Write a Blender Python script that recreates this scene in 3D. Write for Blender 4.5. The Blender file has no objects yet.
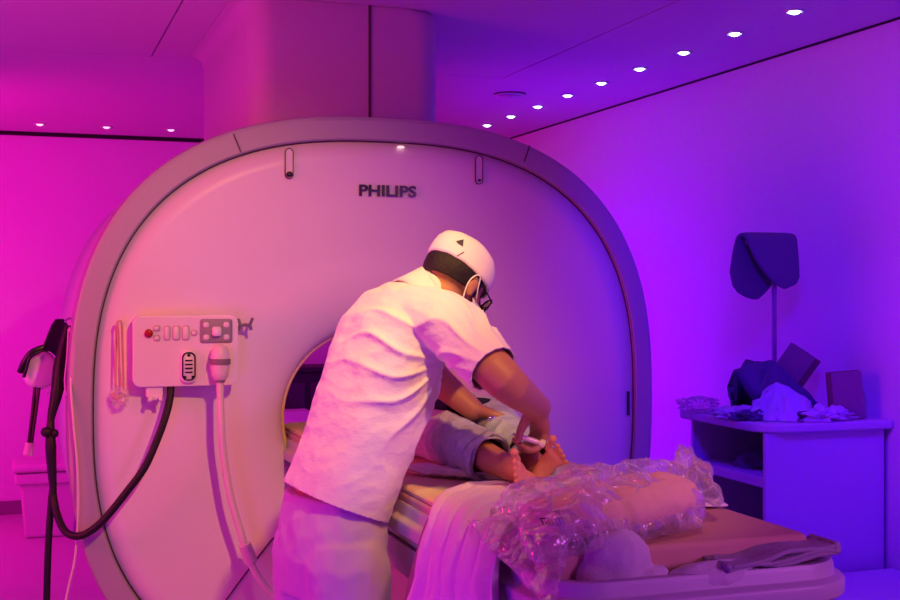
import bpy, bmesh, math, random
from mathutils import Vector as V, Matrix, noise, Quaternion
PI = math.pi
SC = bpy.context.scene
C = SC.collection
rnd = random.Random(4)

# ---------------------------------------------------------------- materials
def mat(name, col, rough=.5, spec=.4, bump=0, bscale=60, metal=0, var=0, sheen=0, sss=0, coat=0, bstretch=None, bdist=.004):
    m = bpy.data.materials.new(name); m.use_nodes = True
    nt = m.node_tree; b = nt.nodes['Principled BSDF']
    b.inputs['Base Color'].default_value = (*col, 1); b.inputs['Roughness'].default_value = rough
    b.inputs['Specular IOR Level'].default_value = spec; b.inputs['Metallic'].default_value = metal
    if sheen: b.inputs['Sheen Weight'].default_value = sheen
    if coat: b.inputs['Coat Weight'].default_value = coat; b.inputs['Coat Roughness'].default_value = .15
    if sss:
        b.inputs['Subsurface Weight'].default_value = sss; b.inputs['Subsurface Radius'].default_value = (.01, .004, .002)
        b.inputs['Subsurface Scale'].default_value = 1
    tc = nt.nodes.new('ShaderNodeTexCoord')
    if var:
        n = nt.nodes.new('ShaderNodeTexNoise'); n.inputs['Scale'].default_value = bscale*.25; n.inputs['Detail'].default_value = 4
        r = nt.nodes.new('ShaderNodeMapRange'); r.inputs['To Min'].default_value = 1-var; r.inputs['To Max'].default_value = 1+var*.4
        mx = nt.nodes.new('ShaderNodeVectorMath'); mx.operation = 'SCALE'; mx.inputs[0].default_value = col
        nt.links.new(tc.outputs['Object'], n.inputs['Vector']); nt.links.new(n.outputs['Fac'], r.inputs['Value'])
        nt.links.new(r.outputs['Result'], mx.inputs['Scale']); nt.links.new(mx.outputs['Vector'], b.inputs['Base Color'])
    if bump:
        n = nt.nodes.new('ShaderNodeTexNoise'); n.inputs['Scale'].default_value = bscale; n.inputs['Detail'].default_value = 5
        bp = nt.nodes.new('ShaderNodeBump'); bp.inputs['Strength'].default_value = bump; bp.inputs['Distance'].default_value = bdist
        if bstretch:
            mp = nt.nodes.new('ShaderNodeMapping'); mp.inputs['Scale'].default_value = bstretch
            nt.links.new(tc.outputs['Object'], mp.inputs['Vector']); nt.links.new(mp.outputs['Vector'], n.inputs['Vector'])
        else: nt.links.new(tc.outputs['Object'], n.inputs['Vector'])
        nt.links.new(n.outputs['Fac'], bp.inputs['Height']); nt.links.new(bp.outputs['Normal'], b.inputs['Normal'])
    return m
def emit(name, col, s):
    m = bpy.data.materials.new(name); m.use_nodes = True
    b = m.node_tree.nodes['Principled BSDF']; b.inputs['Base Color'].default_value = (.8, .8, .8, 1)
    b.inputs['Emission Color'].default_value = (*col, 1); b.inputs['Emission Strength'].default_value = s
    return m

WALL = mat('wall_paint', (.80, .78, .80), .75, .25, .15, 90, var=.03)
CEIL = mat('ceiling_paint', (.72, .70, .72), .8, .2, .1, 70, var=.03)
DARK = mat('joint_dark', (.015, .012, .015), .8)
FLOOR = mat('floor_vinyl', (.62, .58, .60), .35, .4, .05, 20, var=.06)
BASE = mat('baseboard_grey', (.25, .22, .24), .6)
PLA = mat('scanner_plastic', (.80, .77, .75), .36, .4, .04, 300)
RING = mat('scanner_trim_grey', (.42, .40, .43), .42, .4, .15, 500)
SIDE = mat('scanner_side', (.62, .60, .64), .45, .4)
SEAM = mat('seam_dark', (.10, .05, .07), .6)
SHROUD = mat('shroud_plastic', (.62, .60, .62), .5, .3, .04, 200)
INK = mat('ink_navy', (.02, .015, .05), .5)
BTN = mat('button_cream', (.78, .74, .73), .4)
GREY = mat('keypad_grey', (.28, .26, .28), .45)
REDB = mat('red_button', (.35, .01, .02), .3)
BLK = mat('black_rubber', (.008, .007, .008), .5, .4, .3, 150)
BLKG = mat('black_plastic', (.01, .009, .012), .3, .5)
HOSE = mat('hose_white', (.74, .68, .64), .35, .5)
TUBEM = mat('tube_amber', (.62, .40, .26), .3, .5)
BAND = mat('clip_grey', (.22, .19, .21), .4)
SHIRT = mat('shirt_white', (.79, .77, .76), .8, .15, .55, 26, sheen=.2, bdist=.007, bstretch=(1, 1, 1.6))
PANTS = mat('trousers_white', (.62, .56, .68), .85, .15, .5, 20, sheen=.1, bdist=.008, bstretch=(1, 1, .6))
HATM = mat('cap_white', (.80, .74, .76), .8, .2, .3, 400, bdist=.002)
SKIN = mat('skin_brown', (.42, .20, .11), .48, .4, .12, 220, sss=.05, bdist=.002)
SKIN2 = mat('skin_child', (.66, .30, .18), .5, .35, .12, 200, sss=.08, bdist=.002)
HAIR = mat('hair_black', (.010, .007, .006), .55, .4, .9, 350, bstretch=(1, 1, .25), bdist=.004)
JEAN = mat('denim_light', (.50, .54, .62), .9, .1, .8, 260, var=.35, bdist=.003)
NAVY = mat('navy_cloth', (.025, .025, .06), .9, .1, .4, 200)
SHEET = mat('sheet_white', (.84, .80, .82), .85, .15, .5, 34, var=.04, bdist=.006)
SHEET2 = mat('towel_shadow_side', (.34, .22, .28), .95, .1, .8, 300, bdist=.003)  # dark mauve puts the towel's shadow side into the colour
PADM = mat('pad_cream', (.74, .58, .36), .6, .3, .2, 120)
PADS = mat('pad_vinyl_side', (.55, .30, .32), .55, .3, .1, 120)
FOAM = mat('foam_rose', (.58, .33, .29), .8, .2, .5, 400, bdist=.002)
PILL = mat('pillow_rose', (.70, .44, .40), .85, .15, .4, 120)
TABLE = mat('table_plastic', (.52, .46, .56), .4, .4, .03, 100)
TABD = mat('table_skirt', (.38, .33, .40), .5, .3)
GREYC = mat('folded_grey_cloth', (.38, .33, .42), .9, .1, .7, 250, bdist=.003)
BUND = mat('bundle_cloth', (.62, .56, .64), .9, .1, .5, 250, bdist=.003)
CAB = mat('cabinet_laminate', (.70, .66, .74), .5, .35, .04, 60)
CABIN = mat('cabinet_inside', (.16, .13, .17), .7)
CARD = mat('carton_brown', (.34, .22, .24), .85, .1, .2, 60, var=.1)
CUSH = mat('cushion_slate', (.17, .15, .22), .7, .2, .5, 300, bdist=.002)
POLE = mat('pole_metal', (.42, .34, .44), .4, .5, metal=.3)
LINEN = mat('linen_lilac', (.72, .68, .80), .9, .1, .4, 200)
SLATE = mat('dark_bag_cloth', (.14, .12, .22), .8, .2, .6, 120)
BIN = mat('bin_plastic', (.72, .64, .68), .4, .4)
CONS = mat('console_dark', (.03, .025, .035), .5)
METAL = mat('needle_metal', (.6, .6, .65), .2, .5, metal=1)
LENS = mat('lens_tint', (.12, .10, .14), .1, .6)
MASKM = mat('mask_cloth', (.66, .68, .82), .85, .15, .2, 300)
BROWNM = mat('brown_leather', (.22, .13, .10), .7)
WFLAP = mat('switch_white', (.85, .85, .85), .4)

def plastic():
    m = bpy.data.materials.new('clear_plastic_film'); m.use_nodes = True
    nt = m.node_tree; nt.nodes.clear()
    o = nt.nodes.new('ShaderNodeOutputMaterial'); mx = nt.nodes.new('ShaderNodeMixShader'); mx2 = nt.nodes.new('ShaderNodeMixShader')
    tr = nt.nodes.new('ShaderNodeBsdfTransparent'); tr.inputs['Color'].default_value = (.96, .94, .96, 1)
    gl = nt.nodes.new('ShaderNodeBsdfGlossy'); gl.inputs['Roughness'].default_value = .2; gl.inputs['Color'].default_value = (1, 1, 1, 1)
    df = nt.nodes.new('ShaderNodeBsdfDiffuse'); df.inputs['Color'].default_value = (.9, .86, .9, 1)
    fr = nt.nodes.new('ShaderNodeFresnel'); fr.inputs['IOR'].default_value = 1.45
    tc = nt.nodes.new('ShaderNodeTexCoord'); n = nt.nodes.new('ShaderNodeTexNoise'); n.inputs['Scale'].default_value = 9; n.inputs['Detail'].default_value = 3
    sc_ = nt.nodes.new('ShaderNodeVectorMath'); sc_.operation = 'SCALE'; sc_.inputs['Scale'].default_value = .12
    ad = nt.nodes.new('ShaderNodeVectorMath'); ad.operation = 'ADD'
    vo = nt.nodes.new('ShaderNodeTexVoronoi'); vo.feature = 'DISTANCE_TO_EDGE'; vo.inputs['Scale'].default_value = 17
    nt.links.new(tc.outputs['Object'], n.inputs['Vector']); nt.links.new(n.outputs['Color'], sc_.inputs[0])
    nt.links.new(tc.outputs['Object'], ad.inputs[0]); nt.links.new(sc_.outputs['Vector'], ad.inputs[1]); nt.links.new(ad.outputs['Vector'], vo.inputs['Vector'])
    mr = nt.nodes.new('ShaderNodeMapRange'); mr.inputs['From Max'].default_value = .07; mr.inputs['To Min'].default_value = .42; mr.inputs['To Max'].default_value = .18
    nt.links.new(vo.outputs['Distance'], mr.inputs['Value'])
    bp = nt.nodes.new('ShaderNodeBump'); bp.inputs['Strength'].default_value = 1; bp.inputs['Distance'].default_value = .03
    nt.links.new(vo.outputs['Distance'], bp.inputs['Height'])
    for x in (gl, fr): nt.links.new(bp.outputs['Normal'], x.inputs['Normal'])
    nt.links.new(mr.outputs['Result'], mx2.inputs['Fac'])
    nt.links.new(tr.outputs[0], mx2.inputs[1]); nt.links.new(df.outputs[0], mx2.inputs[2])
    mn = nt.nodes.new('ShaderNodeMath'); mn.operation = 'MINIMUM'; mn.inputs[1].default_value = .38
    nt.links.new(fr.outputs[0], mn.inputs[0]); nt.links.new(mn.outputs[0], mx.inputs['Fac']); nt.links.new(mx2.outputs[0], mx.inputs[1]); nt.links.new(gl.outputs[0], mx.inputs[2])
    nt.links.new(mx.outputs[0], o.inputs['Surface'])
    return m
FILM = plastic()

# ---------------------------------------------------------------- object helpers
def tag(o, label=None, cat=None, group=None, kind=None):
    if label: o['label'] = label
    if cat: o['category'] = cat
    if group: o['group'] = group
    if kind: o['kind'] = kind
    return o
ROOT = {}
def thing(name, loc, label, cat, group=None):
    o = bpy.data.objects.new(name, None); C.objects.link(o); o.location = loc; o.empty_display_size = .05
    ROOT[o.name] = V(loc)
    return tag(o, label, cat, group)
def base_of(p):
    while p is not None:
        if p.name in ROOT: return ROOT[p.name]
        p = p.parent
    return V((0, 0, 0))
def obj(name, bm, m, parent=None, smooth=True, bevel=0, seg=3, sub=0, origin=None, angle=40):
    """bm in world coordinates -> ONE mesh object"""
    bmesh.ops.recalc_face_normals(bm, faces=bm.faces[:])
    off = base_of(parent)
    own = V((0, 0, 0))
    if parent is None:
        own = V(origin) if origin is not None else sum((v.co for v in bm.verts), V()) / max(1, len(bm.verts))
        if origin is None: own.z = min(v.co.z for v in bm.verts)
        off = own
    bmesh.ops.translate(bm, verts=bm.verts[:], vec=-off)
    me = bpy.data.meshes.new(name); bm.to_mesh(me); bm.free()
    me.materials.append(m)
    for p in me.polygons: p.use_smooth = smooth
    o = bpy.data.objects.new(name, me); C.objects.link(o)
    if parent is not None: o.parent = parent
    else:
        o.location = own; ROOT[o.name] = own.copy()
    if bevel:
        b = o.modifiers.new('bevel', 'BEVEL'); b.width = bevel; b.segments = seg; b.limit_method = 'ANGLE'; b.angle_limit = math.radians(35)
        b.harden_normals = False
    if sub:
        s = o.modifiers.new('sub', 'SUBSURF'); s.levels = sub; s.render_levels = sub
    if smooth and not sub:
        if bevel or angle < 180:
            try:
                e = o.modifiers.new('ws', 'WEIGHTED_NORMAL'); e.keep_sharp = True
            except Exception: pass
            me.set_sharp_from_angle(angle=math.radians(angle)) if angle < 180 and not bevel else None
    return o
def N(): return bmesh.new()
def box(bm, lo, hi, rot=None, piv=None):
    lo = V(lo); hi = V(hi)
    vs = [bm.verts.new((x, y, z)) for x in (lo.x, hi.x) for y in (lo.y, hi.y) for z in (lo.z, hi.z)]
    for f in ((0, 1, 3, 2), (4, 6, 7, 5), (0, 4, 5, 1), (2, 3, 7, 6), (0, 2, 6, 4), (1, 5, 7, 3)): bm.faces.new([vs[i] for i in f])
    if rot is not None:
        p = V(piv) if piv is not None else (lo + hi) / 2
        for v in vs: v.co = rot @ (v.co - p) + p
    return bm
def rbox(lo, hi): return box(N(), lo, hi)
def catmull(P, n=8):
    P = [V(p) for p in P]; out = []
    for i in range(len(P) - 1):
        p0 = P[max(i - 1, 0)]; p1 = P[i]; p2 = P[i + 1]; p3 = P[min(i + 2, len(P) - 1)]
        for k in range(n):
            t = k / n
            out.append(.5 * ((2 * p1) + (-p0 + p2) * t + (2 * p0 - 5 * p1 + 4 * p2 - p3) * t * t + (-p0 + 3 * p1 - 3 * p2 + p3) * t ** 3))
    out.append(P[-1]); return out
def ringloft(bm, rings, close=True, capa=True, capb=True):
    rs = [[bm.verts.new(p) for p in r] for r in rings]
    n = len(rs[0])
    for a, b in zip(rs, rs[1:]):
        for i in range(n if close else n - 1):
            j = (i + 1) % n
            bm.faces.new((a[i], a[j], b[j], b[i]))
    if capa: bm.faces.new(rs[0][::-1])
    if capb: bm.faces.new(rs[-1])
    return bm
def tube(bm, P, r, n=10, sm=True, ns=8, flat=None):
    pts = catmull(P, ns) if sm and len(P) > 2 else [V(p) for p in P]
    m = len(pts)
    if callable(r): R = [r(i / (m - 1)) for i in range(m)]
    elif isinstance(r, (list, tuple)):
        R = []
        for i in range(m):
            t = i / (m - 1) * (len(r) - 1); k = min(int(t), len(r) - 2); R.append(r[k] * (1 - t + k) + r[k + 1] * (t - k))
    else: R = [r] * m
    T = [(pts[min(i + 1, m - 1)] - pts[max(i - 1, 0)]).normalized() for i in range(m)]
    up = V((0, 0, 1)) if abs(T[0].z) < .9 else V((1, 0, 0))
    x = T[0].cross(up).normalized(); rings = []
    for i in range(m):
        x = (x - T[i] * x.dot(T[i])).normalized(); y = T[i].cross(x)
        sx, sy = (flat if flat else (1, 1))
        rings.append([pts[i] + (x * math.cos(2 * PI * k / n) * sx + y * math.sin(2 * PI * k / n) * sy) * R[i] for k in range(n)])
    return ringloft(bm, rings)
def limb(bm, P, R, n=22, sub=6):
    """round ended tapering chain for bodies"""
    P = [V(p) for p in P]
    pts, rad = [], []
    for i in range(len(P) - 1):
        for k in range(sub):
            t = k / sub; pts.append(P[i].lerp(P[i + 1], t)); rad.append(R[i] * (1 - t) + R[i + 1] * t)
    pts.append(P[-1]); rad.append(R[-1])
    m = len(pts)
    # smooth joints
    for _ in range(2):
        q = pts[:]
        for i in range(1, m - 1): q[i] = (pts[i - 1] + pts[i] * 2 + pts[i + 1]) / 4
        pts = q
    T = [(pts[min(i + 1, m - 1)] - pts[max(i - 1, 0)]).normalized() for i in range(m)]
    up = V((0, 0, 1)) if abs(T[0].z) < .9 else V((1, 0, 0))
    x = T[0].cross(up).normalized(); rings = []
    def ring(c, t, xx, r): 
        yy = t.cross(xx)
        return [c + (xx * math.cos(2 * PI * k / n) + yy * math.sin(2 * PI * k / n)) * r for k in range(n)]
    for a in (80, 55, 30): rings.append(ring(pts[0] - T[0] * rad[0] * math.sin(math.radians(a)), T[0], x, rad[0] * math.cos(math.radians(a))))
    for i in range(m):
        x = (x - T[i] * x.dot(T[i])).normalized(); rings.append(ring(pts[i], T[i], x, rad[i]))
    for a in (30, 55, 80): rings.append(ring(pts[-1] + T[-1] * rad[-1] * math.sin(math.radians(a)), T[-1], x, rad[-1] * math.cos(math.radians(a))))
    return ringloft(bm, rings)
def ell(bm, c, ax, M=None, u=20, v=14, se=2.0):
    """ellipsoid, M = 3x3 frame (columns)"""
    M = M or Matrix.Identity(3); c = V(c)
    def s(x): return math.copysign(abs(x) ** (2 / se), x)
    rings = []
    for i in range(v + 1):
        th = PI * (i + .001) / (v + .002)
        rings.append([c + M @ V((ax[0] * s(math.sin(th)) * s(math.cos(2 * PI * k / u)), ax[1] * s(math.sin(th)) * s(math.sin(2 * PI * k / u)), ax[2] * s(math.cos(th)))) for k in range(u)])
    return ringloft(bm, rings)
def elloft(bm, secs, n=28, se=2.2):
    """secs: (center, axis a, axis b) ellipse rings"""
    def s(x): return math.copysign(abs(x) ** (2 / se), x)
    return ringloft(bm, [[V(c) + V(a) * s(math.cos(2 * PI * k / n)) + V(b) * s(math.sin(2 * PI * k / n)) for k in range(n)] for c, a, b in secs])
def fuse(bm, voxel=.005, it=3, fn=None, dec=0):
    """voxel-union of overlapping closed pieces into one continuous skin, returned as a new bmesh"""
    me = bpy.data.meshes.new('tmp'); bmesh.ops.recalc_face_normals(bm, faces=bm.faces[:]); bm.to_mesh(me); bm.free()
    o = bpy.data.objects.new('tmp', me); C.objects.link(o)
    r = o.modifiers.new('r', 'REMESH'); r.mode = 'VOXEL'; r.voxel_size = voxel
    s = o.modifiers.new('s', 'SMOOTH'); s.iterations = it; s.factor = .5
    dg = bpy.context.evaluated_depsgraph_get(); dg.update()
    ev = o.evaluated_get(dg); m2 = bpy.data.meshes.new_from_object(ev)
    b = bmesh.new(); b.from_mesh(m2)
    bpy.data.objects.remove(o); bpy.data.meshes.remove(me); bpy.data.meshes.remove(m2)
    if fn:
        b.normal_update()
        ns = [(v, v.co + v.normal * fn(v.co, v.normal)) for v in b.verts]
        for v, c in ns: v.co = c
    return b
def prism(bm, pts, d):
    """planar outline pts (3D), extruded by vector d"""
    d = V(d); a = [bm.verts.new(V(p)) for p in pts]; b = [bm.verts.new(V(p) + d) for p in pts]
    n = len(a)
    bm.faces.new(a[::-1]); bm.faces.new(b)
    for i in range(n): bm.faces.new((a[i], a[(i + 1) % n], b[(i + 1) % n], b[i]))
    return bm
def rrect(cx, cz, w, h, r, y, n=6):
    out = []
    for (sx, sz, a0) in ((1, 1, 0), (-1, 1, 90), (-1, -1, 180), (1, -1, 270)):
        for k in range(n + 1):
            a = math.radians(a0 + 90 * k / n)
            out.append(V((cx + sx * (w / 2 - r) + r * math.cos(a), y, cz + sz * (h / 2 - r) + r * math.sin(a))))
    return out
def ridge(p, s, seed=0):
    q = V(p) * s + V((seed * 7.3, seed * 3.1, seed * 5.7))
    return 1 - abs(noise.noise(q)) * 2.2
def fbm(p, s, seed=0, o=3):
    q = V(p) * s + V((seed * 7.3, seed * 3.1, seed * 5.7)); a = 1; t = 0
    for _ in range(o): t += a * noise.noise(q); q = q * 2.03; a *= .5
    return t

# ---------------------------------------------------------------- camera
cam = bpy.data.cameras.new('camera'); co = bpy.data.objects.new('camera', cam); C.objects.link(co)
cam.sensor_width = 36; cam.lens = 36 * 1227 / 900; co.location = (0, 0, 1.5)
co.rotation_euler = (math.radians(90 - .467), 0, math.radians(-19.3)); cam.clip_start = .05
SC.camera = co

# ---------------------------------------------------------------- room
RX, BY, CZ, LX, FY = 3.23, 8.71, 2.56, -1.7, -2.0
def struct(name, bm, m, smooth=False, bevel=0):
    return tag(obj(name, bm, m, None, smooth, bevel, origin=(0, 0, 0)), kind='structure')
struct('floor', rbox((LX - .1, FY - .1, -.1), (RX + .1, BY + .1, 0)), FLOOR)
struct('wall_back', rbox((LX - .1, BY, 0), (RX + .1, BY + .1, CZ + .1)), WALL)
struct('wall_right', rbox((RX, FY, 0), (RX + .1, BY, CZ + .1)), WALL)
struct('wall_left', rbox((LX - .1, FY, 0), (LX, BY, CZ + .1)), WALL)
struct('wall_front', rbox((LX - .1, FY - .1, 0), (RX + .1, FY, CZ + .1)), WALL)
struct('ceiling', rbox((LX, FY, CZ + .02), (RX, BY, CZ + .1)), DARK)
g = .004
cb = N()
for (x0, x1, y0, y1) in ((LX, .565 - g, FY, 5.72 - g), (.565 + g, 2.28 - g, FY, 5.72 - g), (LX, 2.28 - g, 5.72 + g, BY - .022), (2.28 - g, RX - .009, 5.72 + g, BY - .022), (2.28 + g, RX - .009, FY, 5.72 + g)):
    box(cb, (x0, y0, CZ), (x1, y1, CZ + .02))
# the two rear panels butt together, as do the right ones
struct('ceiling_panels', cb, CEIL)
struct('trim_1', rbox((LX, BY - .010, CZ - .026), (RX, BY, CZ)), DARK)
struct('trim_2', rbox((RX - .006, FY, CZ - .008), (RX, BY - .011, CZ)), DARK)
struct('baseboard_back', rbox((LX, BY - .012, 0), (RX, BY, .09)), BASE)
struct('baseboard_left', rbox((LX, FY, 0), (LX + .012, BY - .013, .09)), BASE)

def downlight(x, y, m, label, group):
    t = thing('downlight', (x, y, CZ), label, 'ceiling light', group)
    b = N(); n = 24
    ringloft(b, [[V((x + r * math.cos(2 * PI * k / n), y + r * math.sin(2 * PI * k / n), z)) for k in range(n)] for r, z in ((.030, CZ - .001), (.040, CZ - .001), (.040, CZ - .006), (.030, CZ - .006))], capa=False, capb=False)
    obj('trim_ring', b, CEIL, t, angle=180)
    b = N(); ell(b, (x, y, CZ - .005), (.021, .021, .010), u=20, v=8); obj('lamp_lens', b, m, t)
E_R = emit('lamp_cool', (.55, .75, 1), 9); E_L = emit('lamp_pink', (1, .35, .75), 2.4)
ordr = ['nearest the top edge of the picture', 'second from the near end', 'third from the near end', 'fourth from the near end', 'fifth, the middle one', 'fourth from the far end', 'third from the far end', 'next to last at the far end', 'farthest, just above the scanner']
for i in range(9):
    downlight(2.775 + i * .0065, 3.97 + i * .423, E_R, 'small white ceiling light of right row, ' + ordr[i], 'ceiling lights in the right row')
for i, w in enumerate(('leftmost of the three', 'middle of the three', 'rightmost of the three, beside the overhead cover')):
    downlight(.12 + i * .41, 8.25, E_L, 'small pink-lit ceiling light on the left, ' + w, 'ceiling lights in the left row')
t = thing('ceiling_vent', (2.5, 6.16, CZ), 'round slotted air vent in the violet ceiling beside the right light row', 'vent')
b = N(); n = 32
for r0, r1, z in ((.085, .072, CZ - .012), (.058, .046, CZ - .02), (.032, .0, CZ - .024)):
    ringloft(b, [[V((2.5 + r * math.cos(2 * PI * k / n), 6.16 + r * math.sin(2 * PI * k / n), zz)) for k in range(n)] for r, zz in ((max(r1, .001), z), (r0, z), (r0, z + .006), (max(r1, .001), z + .006))])
obj('louvre_rings', b, CEIL, t, angle=180)
b = N(); ell(b, (2.5, 6.16, CZ - .0005), (.088, .088, .006), u=28, v=6); obj('vent_throat', b, DARK, t)

# ---------------------------------------------------------------- MRI scanner
CX, CZ0 = 1.127, 1.12
def sup(a, h, n=2.6, k=96, cx=CX, cz=CZ0, y=0):
    out = []
    for i in range(k):
        t = 2 * PI * i / k; c, s = math.cos(t), math.sin(t)
        out.append(V((cx + a * math.copysign(abs(c) ** (2 / n), c), y, cz + h * math.copysign(abs(s) ** (2 / n), s))))
    return out
D = 3.87
K = 144
mri = thing('mri_scanner', (CX, 4.8, 0), 'large white magnetic resonance scanner with round bore and grey rounded outline', 'medical scanner')
# outline shapes by arc index so every ring uses the same angles
def blend_ring(t, y):   # t 0 at inner edge of the grey band, 1 at the bore lip
    A = sup(.918, .865, 2.6, K, y=y)
    r = .297; bx, bz = 1.112, 1.075
    B = []
    for i in range(K):
        a = 2 * PI * i / K; B.append(V((bx + r * math.cos(a), y, bz + r * math.sin(a))))
    out = []
    for p, q in zip(A, B):
        # straight line from the outline towards the bore
        out.append(p.lerp(q, t))
    return out
def depth(t):
    if t < .62: return D + .012 + .03 * (t / .62) ** 2
    u = (t - .62) / .38
    return D + .042 + .115 * (1 - math.sqrt(max(0, 1 - u ** 2.2)))
prof = [0, .1, .2, .3, .4, .5, .58, .64, .7, .75, .8, .84, .88, .91, .935, .955, .97, .982, .991, .997, 1.0]
rings = [blend_ring(0, D + .03)] + [blend_ring(t, depth(t)) for t in prof]
rings += [[V((1.112 + r * math.cos(2 * PI * i / K), y, 1.075 + r * math.sin(2 * PI * i / K))) for i in range(K)] for r, y in ((.290, D + .165), (.286, D + .175))]
fpo = obj('front_panel', ringloft(N(), rings, capa=False, capb=False), PLA, mri, angle=180)
# bore liner, flaring at the back
rings = [[V((1.112 + r * math.cos(2 * PI * i / 96), y, 1.075 + r * math.sin(2 * PI * i / 96))) for i in range(96)] for r, y in
         ((.287, D + .176), (.29, D + .23), (.30, D + .3), (.30, D + 1.4), (.31, D + 1.55), (.35, D + 1.68), (.44, D + 1.76))]
obj('bore_liner', ringloft(N(), rings, capa=False, capb=False), PLA, mri, angle=180)
# bore lip ring
b = N(); rr = []
for j in range(8):
    a = 2 * PI * j / 8; rr.append([V((1.112 + (.291 + .007 * math.cos(a)) * math.cos(2 * PI * i / 96), D + .165 + .006 * math.sin(a), 1.075 + (.291 + .007 * math.cos(a)) * math.sin(2 * PI * i / 96))) for i in range(96)])
rr.append(rr[0]); ringloft(b, rr, capa=False, capb=False); bmesh.ops.remove_doubles(b, verts=b.verts[:], dist=1e-6)
obj('bore_lip', b, PADM, mri, angle=180)
# grey outline band
S = lambda a, h, y: sup(a, h, 2.6, K, y=y)
rings = [S(.921, .868, D + .035), S(.921, .868, D + .003), S(.927, .874, D - .003), S(.978, .931, D - .003), S(.990, .943, D + .004), S(.994, .947, D + .02), S(.994, .947, D + .16), S(.986, .94, D + .165)]
obj('outline_band', ringloft(N(), rings, capa=False, capb=False), RING, mri, angle=30)
# dark seam between band and panel
rings = [S(.9215, .8685, D + .0005), S(.9215, .8685, D + .012), S(.9165, .8635, D + .012), S(.9165, .8635, D + .0105)]
obj('band_seam', ringloft(N(), rings, capa=False, capb=False), SEAM, mri, angle=180)
# body shell
rings = [S(.972, .925, D + .16), S(.985, .938, D + .30), S(.985, .938, D + 1.45), S(.96, .91, D + 1.66), S(.90, .85, D + 1.78), [V((1.112 + .45 * math.cos(2 * PI * i / K), D + 1.78, 1.075 + .45 * math.sin(2 * PI * i / K))) for i in range(K)]]
obj('body_shell', ringloft(N(), rings, capa=False, capb=False), SIDE, mri, angle=180)
b = N(); box(b, (.35, D + .12, 0), (1.9, D + 1.6, .3)); obj('plinth', b, RING, mri, bevel=.02)
# notches across the band (thin seams)
for nm, (x, z, ang) in (('band_joint', (.645, 1.962, -68)), ('band_joint', (1.632, 1.965, 70))):
    c = V((x, D - .0035, z)); d = V((math.cos(math.radians(ang)), 0, math.sin(math.radians(ang)))) if ang > 0 else V((math.cos(math.radians(ang)), 0, math.sin(math.radians(ang))))
    a = c - d * .03; e = c + d * .03
    obj(nm, tube(N(), [a, e], .0022, 6, sm=False), SEAM, mri)
# hanger slots near the top
for x, hook in ((.813, True), (1.462, False)):
    z = 1.905; y = D + .010
    out = rrect(x, z, .028, .098, .0138, y); inn = rrect(x, z, .023, .093, .0113, y)
    b = N(); ringloft(b, [out, [p + V((0, -.0035, 0)) for p in out], [p + V((0, -.0035, 0)) for p in inn], inn], capa=False, capb=False)
    sl = obj('hanger_slot', b, SEAM, mri, angle=180)
    b = N(); prism(b, rrect(x, z, .023, .093, .0113, y + .001), (0, -.002, 0)); obj('slot_face', b, PLA, sl)
    b = N(); ell(b, (x, y - .006, z - .035), (.011, .006, .009) if hook else (.006, .004, .004), u=14, v=8); obj('slot_hook', b, BLKG, sl)
# lower cover seam
def facey(x, z):
    # depth of the face near its outer area
    return D + .018
from mathutils.bvhtree import BVHTree
_bv = BVHTree.FromPolygons([v.co + V((CX, 4.8, 0)) for v in fpo.data.vertices], [tuple(p.vertices) for p in fpo.data.polygons])
def onface(x, z):
    h_ = _bv.ray_cast(V((x, 3.0, z)), V((0, 1, 0)))[0]
    return V((x, (h_.y if h_ is not None else D + .02) - .0005, z))
b = N(); P = [onface(x, z) for x, z in ((.56, .455), (.588, .49), (.615, .524), (.65, .568), (.69, .615), (.725, .655), (.758, .692), (.768, .700), (.78, .704), (.85, .705), (.95, .705), (1.1, .705), (1.25, .705))]
obj('cover_seam', tube(b, P, .0028, 6, ns=4), SEAM, mri)
b = N(); prism(b, rrect(2.026, 1.10, .010, .085, .002, D + .011), (0, -.003, 0)); obj('rating_label', b, INK, mri)
# small glowing spot at top of the panel
b = N(); ell(b, (1.186, D + .008, 1.972), (.013, .006, .004), u=12, v=8); obj('glowing_spot', b, emit('spot_glow', (1, .6, .55), 1.2), mri)

# overhead service shroud rising to the ceiling, flaring into it
sh = thing('overhead_cover', (1.17, 4.5, 1.9), 'tall pinkish rounded cover rising from scanner top to the ceiling', 'cover')
def sh_ring(x0, x1, y0, y1, r, z, n=8):
    out = []
    for (cx, cy, a0) in ((x1 - r, y1 - r, 0), (x0 + r, y1 - r, 90), (x0 + r, y0 + r, 180), (x1 - r, y0 + r, 270)):
        for k in range(n + 1):
            a = math.radians(a0 + 90 * k / n); out.append(V((cx + r * math.cos(a), cy + r * math.sin(a), z)))
    return out
rg = []
x0, x1, y0, y1 = .785, 1.52, 4.42, 5.70
rg.append(sh_ring(x0, x1, y0, y1, .10, 1.90))
rg.append(sh_ring(x0, x1, y0, y1, .10, 2.48))
for k in range(1, 8):
    a = PI / 2 * k / 7; e = .06 * (1 - math.cos(a)); rg.append(sh_ring(x0 - e, x1, y0, y1 + e, .10 + e, 2.49 + .069 * math.sin(a)))
obj('cover_shell', ringloft(N(), rg), SHROUD, sh, angle=180)
obj('vertical_seam', rbox((1.226, 4.4165, 2.03), (1.236, 4.423, 2.56)), SEAM, sh)

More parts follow.
